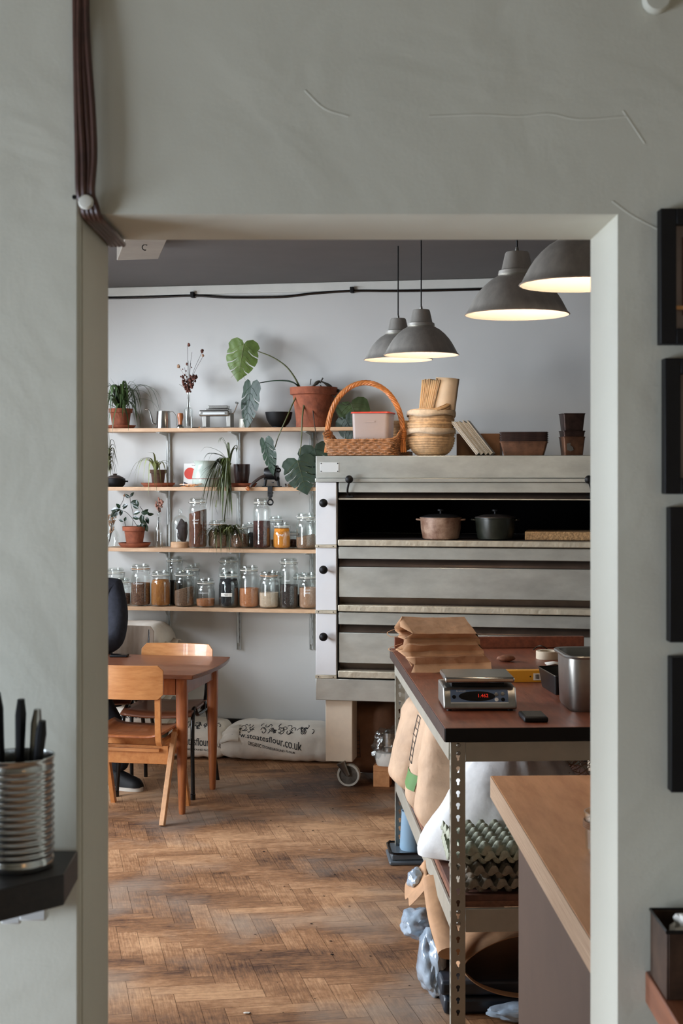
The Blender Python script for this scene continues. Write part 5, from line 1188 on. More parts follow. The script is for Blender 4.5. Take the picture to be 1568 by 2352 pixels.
# ------------------------------------------------------------------ person
def skin(name, vs, es, m, parent, sub=2, root=0):
    me = bpy.data.meshes.new(name); me.from_pydata([v[:3] for v in vs], es, []); o = bpy.data.objects.new(name, me); C.objects.link(o); o.parent = parent
    md = o.modifiers.new('Skin', 'SKIN'); me.materials.append(m)
    for i, v in enumerate(vs):
        r_ = v[3]; me.skin_vertices[0].data[i].radius = r_ if isinstance(r_, tuple) else (r_, r_)
    me.skin_vertices[0].data[root].use_root = True; md.use_smooth_shade = True; md.use_x_symmetry = False
    s_ = o.modifiers.new('Sub', 'SUBSURF'); s_.levels = sub; s_.render_levels = sub; return o
pp = at(196, 1400, 8.22); pe = thing('person', 'person in a dark navy jumper seated behind the dining table, mostly hidden', 'person', (pp.x, pp.y, 0), -TH)
fsh = RZ(TH) @ (Vector(((291-CX)/FP*7.83, 7.83, 0))-Vector((pp.x, pp.y, 0)))
arms = {1: [(.165, .03, 1.085), (.205, -.03, .93), (.215, -.12, .785), (.07, -.24, .762), (.0, -.27, .76)], -1: [(-.165, .03, 1.085), (-.23, -.04, .93), (-.24, -.14, .79), (-.1, -.25, .762), (-.03, -.28, .762)]}
skinm = mat('skin', (198, 150, 124), .5, 0, 30, .05)
V = [(0, .1, .52, .11), (0, .07, .75, .1), (0, .03, .95, .11), (0, .0, 1.1, .075), (0, -.03, 1.17, .042), (0, -.055, 1.25, .056), (0, -.065, 1.33, .075), (0, -.055, 1.39, .05)]
E = [(i, i+1) for i in range(7)]
for sg in (1, -1):
    k0 = len(V); V += [(*p, r_) for p, r_ in zip(arms[sg], (.05, .042, .036, .025, .032))]; E += [(3, k0)]+[(k0+i, k0+i+1) for i in range(4)]
    hx, hy, hz = arms[sg][4]; hd = Vector((-sg*.8, -.6, 0)).normalized(); sd_ = Vector((-hd.y, hd.x, 0))
    for f, (off, ln_) in enumerate(((-.024, .06), (-.008, .07), (.008, .066), (.024, .052))):
        k1 = len(V); q0 = Vector((hx, hy, hz))+sd_*off+hd*.03
        for j in range(3): qq = q0+hd*ln_*j/2; V.append((qq.x, qq.y, qq.z-.006*j, .0085-.001*j))
        E += [(k0+4, k1), (k1, k1+1), (k1+1, k1+2)]
    k1 = len(V); q0 = Vector((hx, hy, hz+.005))+sd_*.03*sg; V += [(q0.x, q0.y, q0.z, .01), (q0.x+hd.x*.03+sd_.x*.01*sg, q0.y+hd.y*.03+sd_.y*.01*sg, q0.z, .008)]; E += [(k0+4, k1), (k1, k1+1)]
legs_ = {1: [(.09, .06, .5), (.17, -.2, .53), (.2, -.34, .5), (fsh.x-.03, fsh.y, .28), (fsh.x-.05, fsh.y, .09)], -1: [(-.09, .06, .5), (-.13, -.2, .53), (-.15, -.34, .5), (-.15, -.3, .28), (-.15, -.24, .09)]}
for sg in (1, -1):
    k0 = len(V); V += [(*p, r_) for p, r_ in zip(legs_[sg], (.07, .065, .05, .042, .032))]; E += [(0, k0)]+[(k0+i, k0+i+1) for i in range(4)]
body = skin('body', V, E, skinm, pe)
# face
hc = Vector((0, -.065, 1.31))
b = newbm(); blob(b, hc+Vector((0, -.078, -.005)), .012, 0, 1, 2, 0, (.8, 1.2, 1.4)); obj('nose', b, skinm, pe)
for sg in (-1, 1):
    b = newbm(); blob(b, hc+Vector((sg*.026, -.0585, .02)), .0085, 0, 1, 3); ey = obj('eye', b, M['ink_white'], pe); b = newbm(); blob(b, hc+Vector((sg*.026, -.0655, .02)), .0038, 0, 1, 2, 0, (1, .5, 1)); obj('iris', b, M['black'], ey)
    b = newbm(); tube(b, [hc+Vector((sg*x, -.071+x*.25, .038+.004*math.sin(x*60))) for x in (.014, .028, .042)], .003, 5); obj('eyebrow', b, M['stem_dark'], pe)
    b = newbm(); blob(b, hc+Vector((sg*.076, .005, .0)), .018, .1, 1, 2, 0, (.4, .7, 1.2)); obj('ear', b, skinm, pe)
b = newbm(); tube(b, [hc+Vector((x, -.068+abs(x)*.2, -.04)) for x in (-.022, 0, .022)], .004, 6); obj('mouth', b, mat('lips', (160, 96, 84), .5), pe)
b = newbm(); blob(b, hc+Vector((0, .016, .045)), .09, .08, 3, 4, 4, (.98, 1.08, 1.05))
bmesh.ops.delete(b, geom=[v for v in b.verts if (v.co.y < hc.y-.018 and v.co.z < hc.z+.062) or v.co.z < hc.z-.03], context='VERTS'); obj('hair', b, mat('hair_brown', (52, 38, 30), .7, 0, 60, .3), pe)
navy = mat('navy_jumper', (34, 36, 46), .9, 0, 40, .2, .5, 12)
V = [(0, .11, .53, .14), (0, .09, .72, .135), (0, .05, .92, .145), (0, .01, 1.06, .11), (0, -.015, 1.125, .065)]; E = [(i, i+1) for i in range(4)]
for sg in (1, -1):
    k0 = len(V); V += [(*p, r_) for p, r_ in zip(arms[sg][:4], (.074, .07, .072, .055))]; E += [(3, k0)]+[(k0+i, k0+i+1) for i in range(3)]
skin('jumper', V, E, navy, pe)
jeans = mat('dark_trousers', (28, 32, 40), .9, 0, 40, .2, .3, 20); V = [(0, .1, .5, .125)]; E = []
for sg in (1, -1): k0 = len(V); V += [(*p, r_) for p, r_ in zip(legs_[sg], (.09, .082, .07, .062, .06))]; E += [(0, k0)]+[(k0+i, k0+i+1) for i in range(4)]
skin('trousers', V, E, jeans, pe)
for sg in (1, -1):
    ax, ay = legs_[sg][4][0], legs_[sg][4][1]; dr = Vector((.95, -.3, 0)) if sg > 0 else Vector((-.2, -1, 0)); dr.normalize()
    ang = math.atan2(dr.y, dr.x); Mf = TR(ax, ay, 0) @ RZ(ang)
    b = newbm(); n = 10; P = []
    rows = []
    for i in range(11):
        f = i/10; x = -.06+.22*f; wv_ = .036+.012*math.sin(f*PI); wv_ *= (1 if 0 < i < 10 else .55); hh = .085-.045*max(0, f-.35)/.65 if f > .35 else .085+.02*(1-f/.35)
        if i == 10: hh = .028
        rows.append([b.verts.new(Mf @ Vector((x, wv_*math.cos(a), .022+hh*max(0, math.sin(a)) if math.sin(a) > 0 else .022))) for a in [2*PI*j/16 for j in range(16)]])
    b.faces.new(rows[0]); b.faces.new(rows[-1][::-1])
    for a_, c_ in zip(rows, rows[1:]):
        for j in range(16): b.faces.new([a_[j], a_[(j+1) % 16], c_[(j+1) % 16], c_[j]])
    sh_ = obj('shoe', b, M['black'], pe)
    b = newbm(); sole = []
    for i in range(24):
        a = 2*PI*i/24; sole.append((.05+.115*math.cos(a), (.044+.006*math.cos(a))*math.sin(a)))
    A = [b.verts.new(Mf @ Vector((x, y, .001))) for x, y in sole]; Bv = [b.verts.new(Mf @ Vector((x, y, .024))) for x, y in sole]; b.faces.new(A[::-1]); b.faces.new(Bv)
    for i in range(24): b.faces.new([A[i], A[(i+1) % 24], Bv[(i+1) % 24], Bv[i]])
    o = obj('sole', b, mat('sole_white', (206, 200, 188), .7), sh_); o['label'] = 'pale rubber sole'

# ------------------------------------------------------------------ flour sacks
def sack(name, lab, L, a, h, m, loc, rotz=0, seed=1, tilt=None, wrk=.012, grp='flour sacks', cat='sack', flat=.3, ear=True):
    t = thing(name, lab, cat, loc, rotz, grp)
    if tilt: t.rotation_euler = tilt
    nx, na = 56, 40
    def S(x, phi, off=0):
        u = min(1, abs(2*x/L)); e = (1-u**9)**.6; hz = h*(.08+.92*e); ay = a*(.82+.18*(1-u**6))
        c_, s_ = math.cos(phi), math.sin(phi); q = .62
        yy = math.copysign(abs(c_)**q, c_)*ay/2; zz = math.copysign(abs(s_)**.75, s_)*hz/2
        v = Vector((x, yy, h*.5*(.5+.5*e)+zz)); 
        n_ = Vector((0, c_, s_))
        wv_ = noise.noise(Vector((x*7+seed, yy*9, zz*9)))*wrk+noise.noise(Vector((x*24+seed, yy*15, zz*22)))*wrk*.5
        wv_ += wrk*.9*math.sin(x*60+seed+phi*2)*max(0, u-.7)
        v += n_*(wv_+off)
        if v.z < 0: v.z = 0
        return v
    b = newbm(); rows = []
    for i in range(nx+1):
        x = -L/2+L*i/nx; rows.append([b.verts.new(S(x, 2*PI*j/na)) for j in range(na)])
    for a_, c_ in zip(rows, rows[1:]):
        for j in range(na): b.faces.new([a_[j], a_[(j+1) % na], c_[(j+1) % na], c_[j]])
    b.faces.new(rows[0]); b.faces.new(rows[-1][::-1])
    obj('sack_body', b, m, t, sharp=70)
    if ear:
        for sg in (-1, 1):
            b = newbm(); g = []
            for i in range(9): g.append([b.verts.new((sg*(L/2-.004+.03*j), -a*.36+a*.72*i/8, h*.26+.012*math.sin(i*1.3+j+seed))) for j in range(3)])
            for a_, c_ in zip(g, g[1:]):
                for j in range(2): b.faces.new([a_[j], a_[j+1], c_[j+1], c_[j]])
            obj('stitched_end', b, m, t, solid=.003)
    t['S'] = 0; del t['S']
    return t, S
def sacktext(t, S, s_, size, x0, phi0, h, slope_=0, m='ink_black', sp=1.0, name='print'):
    def fn(tx, ty): return S(x0+tx, phi0-(ty+slope_*tx)/(h*.5), .0022)   # phi on the camera side runs 180..270
    b = textbm(s_, size, fn, spacing=sp)
    return obj(name, b, M[m], t, smooth=False)
def scribble(t, S, x0, phi0, k_, h, sz=.03, n=7, seed=0, m='ink_black'):
    r7 = random.Random(seed); b = newbm()
    for i in range(n):
        cx_, cp = x0+r7.uniform(-1, 1)*sz, phi0+r7.uniform(-.25, .25); rr_ = sz*r7.uniform(.15, .45); a0 = r7.uniform(0, 6); sw = r7.uniform(2, 5)
        tube(b, [S(cx_+rr_*(1-.5*q/8)*math.cos(a0+sw*q/8), cp+rr_/(h*.5)*math.sin(a0+sw*q/8), .001) for q in range(9)], k_, 4)
    obj('print_ornament', b, M[m], t)
# text phi: front is phi = PI (y negative). increasing phi past PI goes down; so up = smaller phi -> use PI-...
def floor_sack(px0, px1, lab, seed, loctext=True):
    dd = .24; xa, xb = wof(px0, dd), wof(px1, dd); L = xb-xa; c_ = loc_wd((xa+xb)/2, dd, .0005); h = .225; a = .36
    t, S = sack('flour_sack', lab, L, a, h, M['sack_paper'], c_, -TH, seed, wrk=.009)
    return t, S, L, h
def ftext(t, S, s_, size, x0, zz, h, slope_=0, m='ink_black', ref=None):
    def fn(tx, ty): return S(x0+tx, PI-(zz-h*.5+ty+slope_*tx)/(h*.5)*.9, .0018)
    b = textbm(s_, size, fn, bold=size*.008); return obj('print', b, M[m], t, smooth=False)
t, S, L, h = floor_sack(514, 790, 'flour sack by the oven leg with its whole web address readable', 5)
xo = wof(625, .42)-wof(686, .24)
ftext(t, S, 'www.stoatesflour.co.uk', .047, -.075, .14, h, -.14)
ftext(t, S, 'ORGANIC STONEGROUND FLOUR', .0185, -.035, .098, h, -.13)
for x_, sd in ((-.2, 1), (-.06, 2), (.05, 3), (.17, 4)): scribble(t, S, x_, PI*.72, .0022, h, .045, 12, sd)
b = newbm(); g = []
for i in range(10): g.append([b.verts.new(S(-L/2+.02+.0*j+.06*j, .95*PI-.33*PI*i/9+.04*j, .012+.01*math.sin(i*1.1+j))) for j in range(3)])
for a_, c_ in zip(g, g[1:]):
    for j in range(2): b.faces.new([a_[j], a_[j+1], c_[j+1], c_[j]])
obj('torn_flap', b, M['sack_paper'], t, solid=.002)
t, S, L, h = floor_sack(396, 528, 'flour sack lying under the dining table, half hidden by its legs', 9)
ftext(t, S, 'www.stoatesflour.co.uk', .042, .0, .115, h, -.03); ftext(t, S, 'ORGANIC STONEGROUND FLOUR', .018, -.02, .075, h)
for x_, sd in ((-.1, 5), (.0, 6), (.1, 7)): scribble(t, S, x_, PI*.7, .0022, h, .045, 12, sd)
# pile behind the chairs
px0, px1 = 190, 388; dd = .26; xa, xb = wof(px0, dd), wof(px1, dd); c0 = loc_wd((xa+xb)/2, dd, 0); H_ = .164
nm = ['lowest', 'second lowest', 'middle', 'second highest', 'topmost']
for i in range(5):
    t, S = sack('flour_sack', nm[i]+' flour sack of the pile behind the seated person', xb-xa, .44, .17, M['sack_paper'], (c0.x-.35*0+.01*math.sin(i*3), c0.y, .0006+i*H_), -TH+.03*math.sin(i*2), 20+i, wrk=.01)
    if i == 4:
        ftext(t, S, 'Bag', .05, .12, .12, .17, 0); scribble(t, S, -.02, PI*.66, .0022, .17, .05, 10, 3)
    if i in (1, 3): ftext(t, S, 'STONEGROUND', .03, .1, .1, .17, 0)

# under the oven
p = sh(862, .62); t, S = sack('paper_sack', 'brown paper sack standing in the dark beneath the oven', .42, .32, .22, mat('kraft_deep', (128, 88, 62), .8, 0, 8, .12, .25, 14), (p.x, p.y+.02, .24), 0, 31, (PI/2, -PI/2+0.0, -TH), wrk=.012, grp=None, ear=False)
b = newbm(); R1 = [(-.1, -.045), (.06, -.045), (.06, -.02), (-.1, -.02)]
for q in range(7): R_ = [(-.1+.024*q, -.045), (-.1+.024*q, -.02)]; tube(b, [S(x_, .5*PI+y_/.11+.0, .003) for x_, y_ in R_], .0014, 4)
tube(b, [S(x_, .5*PI+y_/.11, .003) for x_, y_ in R1], .0016, 4, closed=True); obj('printed_panel', b, M['ink_black'], t)
pa_ = onz(880, 1807, 0); t = thing('pallet', 'stub of a raw wooden pallet on the floor under the oven', 'pallet', (sh(882, .93).x, sh(882, .93).y, 0.0004), -TH)
bx('deck_board', (-.062, .25, 0, .1, .085, .118), M['ply'], t, .002); bx('block', (-.062, .03, 0, .09, .0, .0845), M['ply'], t, .002); bx('block', (.15, .24, 0, .09, .0, .0845), M['ply'], t, .002)
pq = sh(892, .88); t = thing('tin_in_bag', 'silver tin wrapped in a clear plastic bag on the pallet', 'tin', (pq.x, pq.y, .1195), 0)
b = newbm(); lathe(b, [(0, .075), (.045, .075), (.045, .1), (.047, .102), (.045, .104), (.045, .15), (.048, .152), (.047, .18), (0, .18)], 28, TR(.01, 0, 0)); obj('tin', b, M['steel'], t, sharp=30)
b = newbm(); lathe(b, [(0, 0), (.07, 0), (.075, .03), (.07, .07), (0, .072)], 24, rfun=lambda a, k: 1+.06*math.sin(a*5+k)); obj('flour_contents', b, M['paper'], t)
b = newbm(); blob(b, (0, 0, .1), .092, .28, 3.5, 4, 8, (.95, .75, 1.15))
for v in b.verts: v.co.z = max(.0, v.co.z)
obj('plastic_bag', b, M['film'], t)

# ------------------------------------------------------------------ metal rack bench
ra = math.atan(.05); RO = Vector((.346, 4.45, 0)); RW_, RL = .86, 2.02
rk = thing('workbench', 'grey slotted-angle metal workbench with a dark wooden top on the right', 'workbench', RO, ra)
RM = TR(*RO) @ RZ(ra); RI = RM.inverted()
def holed(w_, h, pitch=.0385, start=.05):
    cu = bpy.data.curves.new('h', 'CURVE'); cu.dimensions = '2D'; cu.fill_mode = 'BOTH'; cu.extrude = .00075
    def sp(pts):
        s_ = cu.splines.new('POLY'); s_.points.add(len(pts)-1)
        for i, (x, y) in enumerate(pts): s_.points[i].co = (x, y, 0, 1)
        s_.use_cyclic_u = True
    sp([(0, 0), (w_, 0), (w_, h), (0, h)]); z = start
    while z < h-.04:
        c_ = w_/2; pts = [(c_+.0066*math.cos(a), z+.0066*math.sin(a)) for a in [(-60+i*300/12)*PI/180 for i in range(13)]]
        pts += [(c_-.0034, z-.0135), (c_+.0034, z-.0135)] if False else []
        lo_ = [(c_-.0034, z-.006), (c_-.0034, z-.013), (c_, z-.0155), (c_+.0034, z-.013), (c_+.0034, z-.006)]
        sp([(c_+.0066*math.cos(a), z+.0066*math.sin(a)) for a in [(-55+i*290/12)*PI/180 for i in range(13)]]+lo_); z += pitch
    o = bpy.data.objects.new('h', cu); C.objects.link(o); dg = bpy.context.evaluated_depsgraph_get()
    me = bpy.data.meshes.new_from_object(o.evaluated_get(dg)); bpy.data.objects.remove(o); return me
LEGH = .9025; hm = holed(.046, LEGH); hm2 = holed(.034, LEGH)
for x, y, sx, sy in ((0, 0, 1, 1), (RW_, 0, -1, 1), (0, RL, 1, -1), (RW_, RL, -1, -1)):
    b = newbm(); b.from_mesh(hm)
    for v in b.verts: v.co = Vector((x+sx*(v.co.x), y+v.co.z+.001*sy, v.co.y))
    n0 = len(b.verts); b2 = newbm(); b2.from_mesh(hm2)
    for v in b2.verts: v.co = Vector((x+sx*(.001+v.co.z), y+sy*v.co.x, v.co.y))
    me_ = bpy.data.meshes.new('x'); b2.to_mesh(me_); b2.free(); b.from_mesh(me_)
    obj('leg', b, M['rack'], rk, smooth=False)
def beam(y0, y1, x0, x1, z0, z1, nm='beam'): return bx(nm, (x0, x1, y0, y1, z0, z1), M['rack'], rk, .0015)
for z0, z1 in ((.84, .9025), (.30, .373)):
    beam(.001, .018, .047, RW_-.047, z0, z1); beam(RL-.018, RL-.001, .047, RW_-.047, z0, z1)
    beam(.03, RL-.03, -.004 if z0 > .5 else .0025, .012, z0, z1); beam(.03, RL-.03, RW_-.012, RW_+.002, z0, z1)
b = newbm()
for z in (.893, .868, .366, .33):
    lathe(b, [(0, .004), (.005, .003), (.007, 0)], 10, TR(.024, -.0005, z) @ RX(PI/2))
obj('bolts', b, M['steel_dull'], rk)
bx('bench_top', (-.018, RW_+.02, -.0, RL+.03, .9032, .948), M['bench'], rk, .002)
bx('front_edge', (-.018, RW_+.02, -.0035, -.0005, .9032, .947), M['black'], rk, .001)
bx('side_edge', (-.0205, -.0185, .0, RL+.03, .9036, .9465), mat('edge_brown', (70, 52, 42), .6, 0, 20, .2), rk, .0005)
bx('back_upstand', (.0, RW_+.02, RL+.005, RL+.028, .9485, 1.0), M['bench'], rk, .002)
bx('lower_shelf', (.013, RW_-.013, .02, RL-.02, .3735, .392), mat('chipboard', (138, 92, 68), .7, 0, 40, .2, .1, 80), rk, .001)
bx('lower_shelf_layer', (.013, RW_-.013, .022, RL-.022, .3925, .412), mat('chipboard_dark', (104, 66, 50), .6, 0, 30, .2), rk, .001)
def rp(px, py, z): return onz(px, py, z)
BT = .9485
# scales
a_ = rp(1019, 1634, BT); t = thing('weighing_scale', 'stainless steel digital kitchen scale with a blue display panel on the workbench', 'scale', (a_.x, a_.y, BT), .02)
b = newbm(); prism(b, [(0.0, .006), (0.0, .022), (.03, .074), (.036, .078), (.22, .078), (.22, .006)], 0, .248, Matrix(((0, 1, 0, 0), (1, 0, 0, 0), (0, 0, 1, 0), (0, 0, 0, 1)))); obj('scale_body', b, M['steel_dull'], t, .005)
bx('platter', (.006, .242, .012, .225, .094, .113), M['steel'], t, .006, None)
bx('platter_support', (.03, .21, .04, .2, .078, .0935), M['black'], t, .001)
for x in (.02, .228):
    for y in (.02, .2): b = newbm(); lathe(b, [(0, 0), (.009, 0), (.009, .006), (0, .006)], 12, TR(x, y, 0)); obj('foot', b, M['black'], t)
sl = math.atan2(.052, .03); PM = TR(.122, .0165, .0475) @ RX(sl) @ TR(0, 0, .001)
b = newbm(); box(b, -.098, .098, -.024, .024, 0, .0012, PM); pn = obj('display_panel', b, mat('panel_blue', (96, 122, 158), .4), t, smooth=False)
b = newbm(); box(b, -.098, .098, -.0255, -.0215, .0012, .0016, PM); obj('panel_trim', b, M['white_metal'], pn, smooth=False)
b = newbm(); lathe(b, [(0, 0), (1, 0)], 36, PM @ TR(-.008, 0, .0018) @ Matrix.Diagonal((.062, .018, 1, 1))); obj('display_window', b, M['black_gloss'], pn, smooth=False)
text('1.462', .017, emit_mat('red_digits', (200, 40, 22), .9), pn, PM @ TR(.012, .001, .0026), 'digits'); text('Brecknell', .0085, M['ink_white'], pn, PM @ TR(-.062, .0185, .0022), 'maker_name')
for x, y, m_ in ((-.086, -.002, 'black_gloss'), (.058, .006, 'steel'), (.08, .008, 'steel'), (.058, -.012, 'ink_white'), (.08, -.012, 'black_gloss')):
    b = newbm(); lathe(b, [(0, .0015), (.0065, .0012), (.007, 0)], 14, PM @ TR(x, y, .0012)); obj('button', b, M[m_], pn)
# dark wallet-like device
a_ = rp(1204, 1660, BT); t = thing('mobile_phone', 'thick black phone case near the front edge of the workbench', 'phone', (a_.x, a_.y, BT), .03); bx('case', (0, .078, 0, .13, 0, .017), M['black'], t, .005); bx('screen', (.008, .072, .01, .12, .0172, .018), M['black_gloss'], t, 0)
# deep steel pan
a_ = rp(1314, 1637, BT); t = thing('steel_pan', 'deep rectangular stainless steel container at the right of the workbench', 'food container', (a_.x-.006, a_.y, BT), .04)
b = newbm(); w_, d_, h_ = .3, .26, .19
def rg(k, z, g=0): return [b.verts.new((w_/2+x*k, d_/2+y*k, z)) for x, y in rrect(w_+g, d_+g, .045+g*.5, 8)]
rs_ = [rg(.94, 0), rg(.97, .012), rg(1, h_-.03), rg(1, h_-.012), rg(1, h_-.010, .026), rg(1, h_-.004, .03), rg(1, h_, .024), rg(.985, h_-.002, 0), rg(.975, h_-.03), rg(.95, .01)]
for p_, q_ in zip(rs_, rs_[1:]):
    for i in range(len(p_)): b.faces.new([p_[i], p_[(i+1) % len(p_)], q_[(i+1) % len(p_)], q_[i]])
b.faces.new(rs_[0][::-1]); b.faces.new(rs_[-1]); obj('container_body', b, M['steel_dull'], t)
a_ = rp(1290, 1600, BT); loaf((a_.x+.01, a_.y+.15, BT), .09, .26, .07, 'black loaf tin behind the deep steel container', None, M['black_metal'], .1)
# yellow box with bar code
a_ = rp(1152, 1567, BT); t = thing('yellow_box', 'flat yellow carton with a white barcode label behind the scale', 'box', (a_.x, a_.y, BT), .01)
bx('carton', (0, .252, 0, .035, 0, .046), mat('yolk_yellow', (214, 148, 32), .5), t, .002); lb_ = bx('label', (.122, .196, -.0012, -.0004, .008, .034), M['paper'], t, 0)
b = newbm(); x = .13; r8 = random.Random(2)
while x < .144: w_ = r8.choice((.0006, .001, .0016)); box(b, x, x+w_, -.0018, -.0013, .012, .030); x += w_+.0009
obj('barcode', b, M['ink_black'], lb_, smooth=False)
b = newbm(); lathe(b, [(0, .001), (.003, 0)], 10, TR(.11, -.0006, .022) @ RX(PI/2)); obj('thumb_hole', b, M['black'], t)
# odds and ends
a_ = rp(1163, 1521, BT); b = newbm(); blob(b, (0, 0, .014), .04, .12, 2, 3, 3, (1, .6, .36)); o = tag(obj('bread_piece', b, mat('brown_bread', (150, 96, 66), .7, 0, 30, .25), None), 'small brown oval bar lying on the workbench behind the scale', 'food'); o.location = (a_.x, a_.y+.02, BT)
a_ = rp(1262, 1516, BT); t = thing('tape_roll', 'roll of pale masking tape lying flat near the back of the workbench', 'tape', (a_.x, a_.y+.05, BT)); b = newbm(); lathe(b, [(.036, 0), (.052, 0), (.052, .034), (.036, .034), (.036, 0)], 36); obj('tape', b, mat('tape_cream', (206, 190, 164), .6), t, sharp=40)
a_ = rp(1272, 1527, BT); b = newbm(); g = [[b.verts.new((-.035+.035*i, -.025+.02*j, .001+.006*(i % 2)+.004*(j % 2))) for j in range(4)] for i in range(3)]
for p_, q_ in zip(g, g[1:]):
    for j in range(3): b.faces.new([p_[j], p_[j+1], q_[j+1], q_[j]])
o = tag(obj('paper_scrap', b, M['paper'], None, solid=.001), 'bent scrap of white paper in front of the masking tape', 'paper'); o.location = (a_.x, a_.y, BT)
a_ = rp(1245, 1500, BT); b = newbm(); tube(b, spline([(-.03, 0, .004), (-.01, .01, .018), (.01, 0, .022), (.035, .01, .008)], 4), .003, 6); o = tag(obj('twist_tie', b, M['stem_dark'], None), 'curled brown twist of string at the far end of the workbench', 'string'); o.location = (a_.x, a_.y+.08, BT)
# paper carrier bags
def carrier(i, loc, rot, lab, L=.34, D=.16, T=.034):
    t = thing('paper_bag', lab, 'paper bag', loc, 0, 'pile of brown paper bags'); t.rotation_euler = rot
    b = newbm(); n = 14; rows = []; r9 = random.Random(i)
    for q in range(n+1):
        f = q/n; x = -L/2+L*f; op = 1+.25*max(0, .3-f); cl = 1 if f < .86 else 1-.25*(f-.86)/.14
        sec = [(-D/2, 0), (-D/2+.03*cl, T*.5), (-D/2, T*op), (-D/6, T*op+.002), (D/6, T*op), (D/2, T*op), (D/2-.03*cl, T*.5), (D/2, 0), (0, 0)]
        jag = .016*r9.uniform(-1, 1)
        rows.append([b.verts.new((x+(.022*math.sin(k_*2.1+i) if q == 0 else 0)+(-.03*(k_ in (2, 3, 4, 5)) if q == n else 0), y+.002*noise.noise(Vector((x*20, y*20, i))), z+.004*noise.noise(Vector((x*14, y*14, i*3))))) for k_, (y, z) in enumerate(sec)])
    for p_, q_ in zip(rows, rows[1:]):
        for k_ in range(9): b.faces.new([p_[k_], p_[(k_+1) % 9], q_[(k_+1) % 9], q_[k_]])
    b.faces.new(rows[-1])
    obj('bag_body', b, M['kraft'], t, sharp=25, solid=.0012)
    if i > 0:
        b = newbm(); tube(b, spline([(-L/2, -.04, T*.6), (-L/2-.05, -.03, T*.4), (-L/2-.055, .02, T*.4), (-L/2, .04, T*.6)], 5), .0022, 5, flat=.4); obj('twisted_handle', b, M['kraft'], t)
a_ = rp(1035, 1545, BT)
nm = ['bottom', 'second lowest', 'middle', 'second highest', 'topmost']
for i in range(5):
    if i in (1, 3): continue
    carrier(i, (a_.x-.0+.006*math.sin(i*2)-.012*i, a_.y+.1+.012*i, BT+.001+i*.029), (.22*(i/4)*1.2, -.03+.012*i, .02+.045*i), nm[i]+' brown paper carrier bag of the pile on the workbench', .33-.004*i, .19, .062)

# ---- goods on the lower shelf
SZL = .4125
def lp(x, y, z): return RM @ Vector((x, y, z))
def upright(nm, lab, x, y, z, L, a, h, m, seed, lean=(0, 0), rz=0, wrk=.014, cat='sack', grp='paper sacks on the workbench shelf', ear=True):
    p_ = lp(x, y, z)
    t, S = sack(nm, lab, L, a, h, m, (0, 0, 0), 0, seed, None, wrk, grp, cat, ear=ear)
    # local x -> up ; local z -> left-facing (-x) ; local y -> depth
    Rm = RZ(ra+rz) @ RX(lean[1]) @ RY(-PI/2+lean[0]); t.matrix_world = TR(p_.x, p_.y, p_.z+L/2*math.cos(lean[0])) @ Rm
    return t, S
M['kraft_light'] = mat('kraft_pale', (204, 172, 142), .78, 0, 6, .12, .9, 7)
upright('paper_sack', 'bulging plain brown paper sack farthest along the workbench shelf', .15, 1.42, SZL, .40, .3, .2, M['kraft_light'], 41, (.25, 0), .1, .012)
t, S = upright('paper_sack', 'brown paper sack with a green printed band in the middle of the workbench shelf', .16, 1.06, SZL-.0, .44, .24, .18, M['kraft_light'], 42, (.2, 0), .0, .01)
b = newbm(); g = [[b.verts.new(S(-.13+.02*j, PI/2-.9+1.8*i/10, .003)) for j in range(4)] for i in range(11)]
for p_, q_ in zip(g, g[1:]):
    for j in range(3): b.faces.new([p_[j], p_[j+1], q_[j+1], q_[j]])
obj('green_band', b, mat('band_green', (92, 132, 72), .7), t)
b = newbm(); tube(b, [S(x_, PI/2+y_, .003) for x_, y_ in [(-.04, -.2), (.02, -.2), (.08, -.2), (.14, -.2), (.14, .12), (.08, .12), (.02, .12), (-.04, .12)]], .0016, 4, closed=True)
for q in range(7): tube(b, [S(-.04+.026*q, PI/2-.2, .003), S(-.04+.026*q, PI/2-.05, .003), S(-.04+.026*q, PI/2+.12, .003)], .0012, 4)
obj('printed_panel', b, M['ink_black'], t)
upright('paper_sack', 'plain brown paper sack nearest the white cloth sack on the workbench shelf', .15, .78, SZL, .45, .22, .17, M['kraft_light'], 43, (.12, 0), 0, .01)
t, S = upright('printed_sack', 'white sack with blue edging and dark print at the far end of the workbench shelf', .2, 1.76, SZL, .45, .26, .14, M['paper'], 44, (.03, 0), .0, .006)
b = newbm(); g = [[b.verts.new(S(-.2+.03*i, PI/2+.35+.12*j, .003)) for j in range(3)] for i in range(14)]
for p_, q_ in zip(g, g[1:]):
    for j in range(2): b.faces.new([p_[j], p_[j+1], q_[j+1], q_[j]])
obj('blue_edge', b, M['plastic_blue'], t)
def fn(tx, ty): return S(tx, PI/2+ty/.08, .004)
obj('print', textbm('ORGANIC FLOUR', .035, fn), M['ink_black'], t, smooth=False)
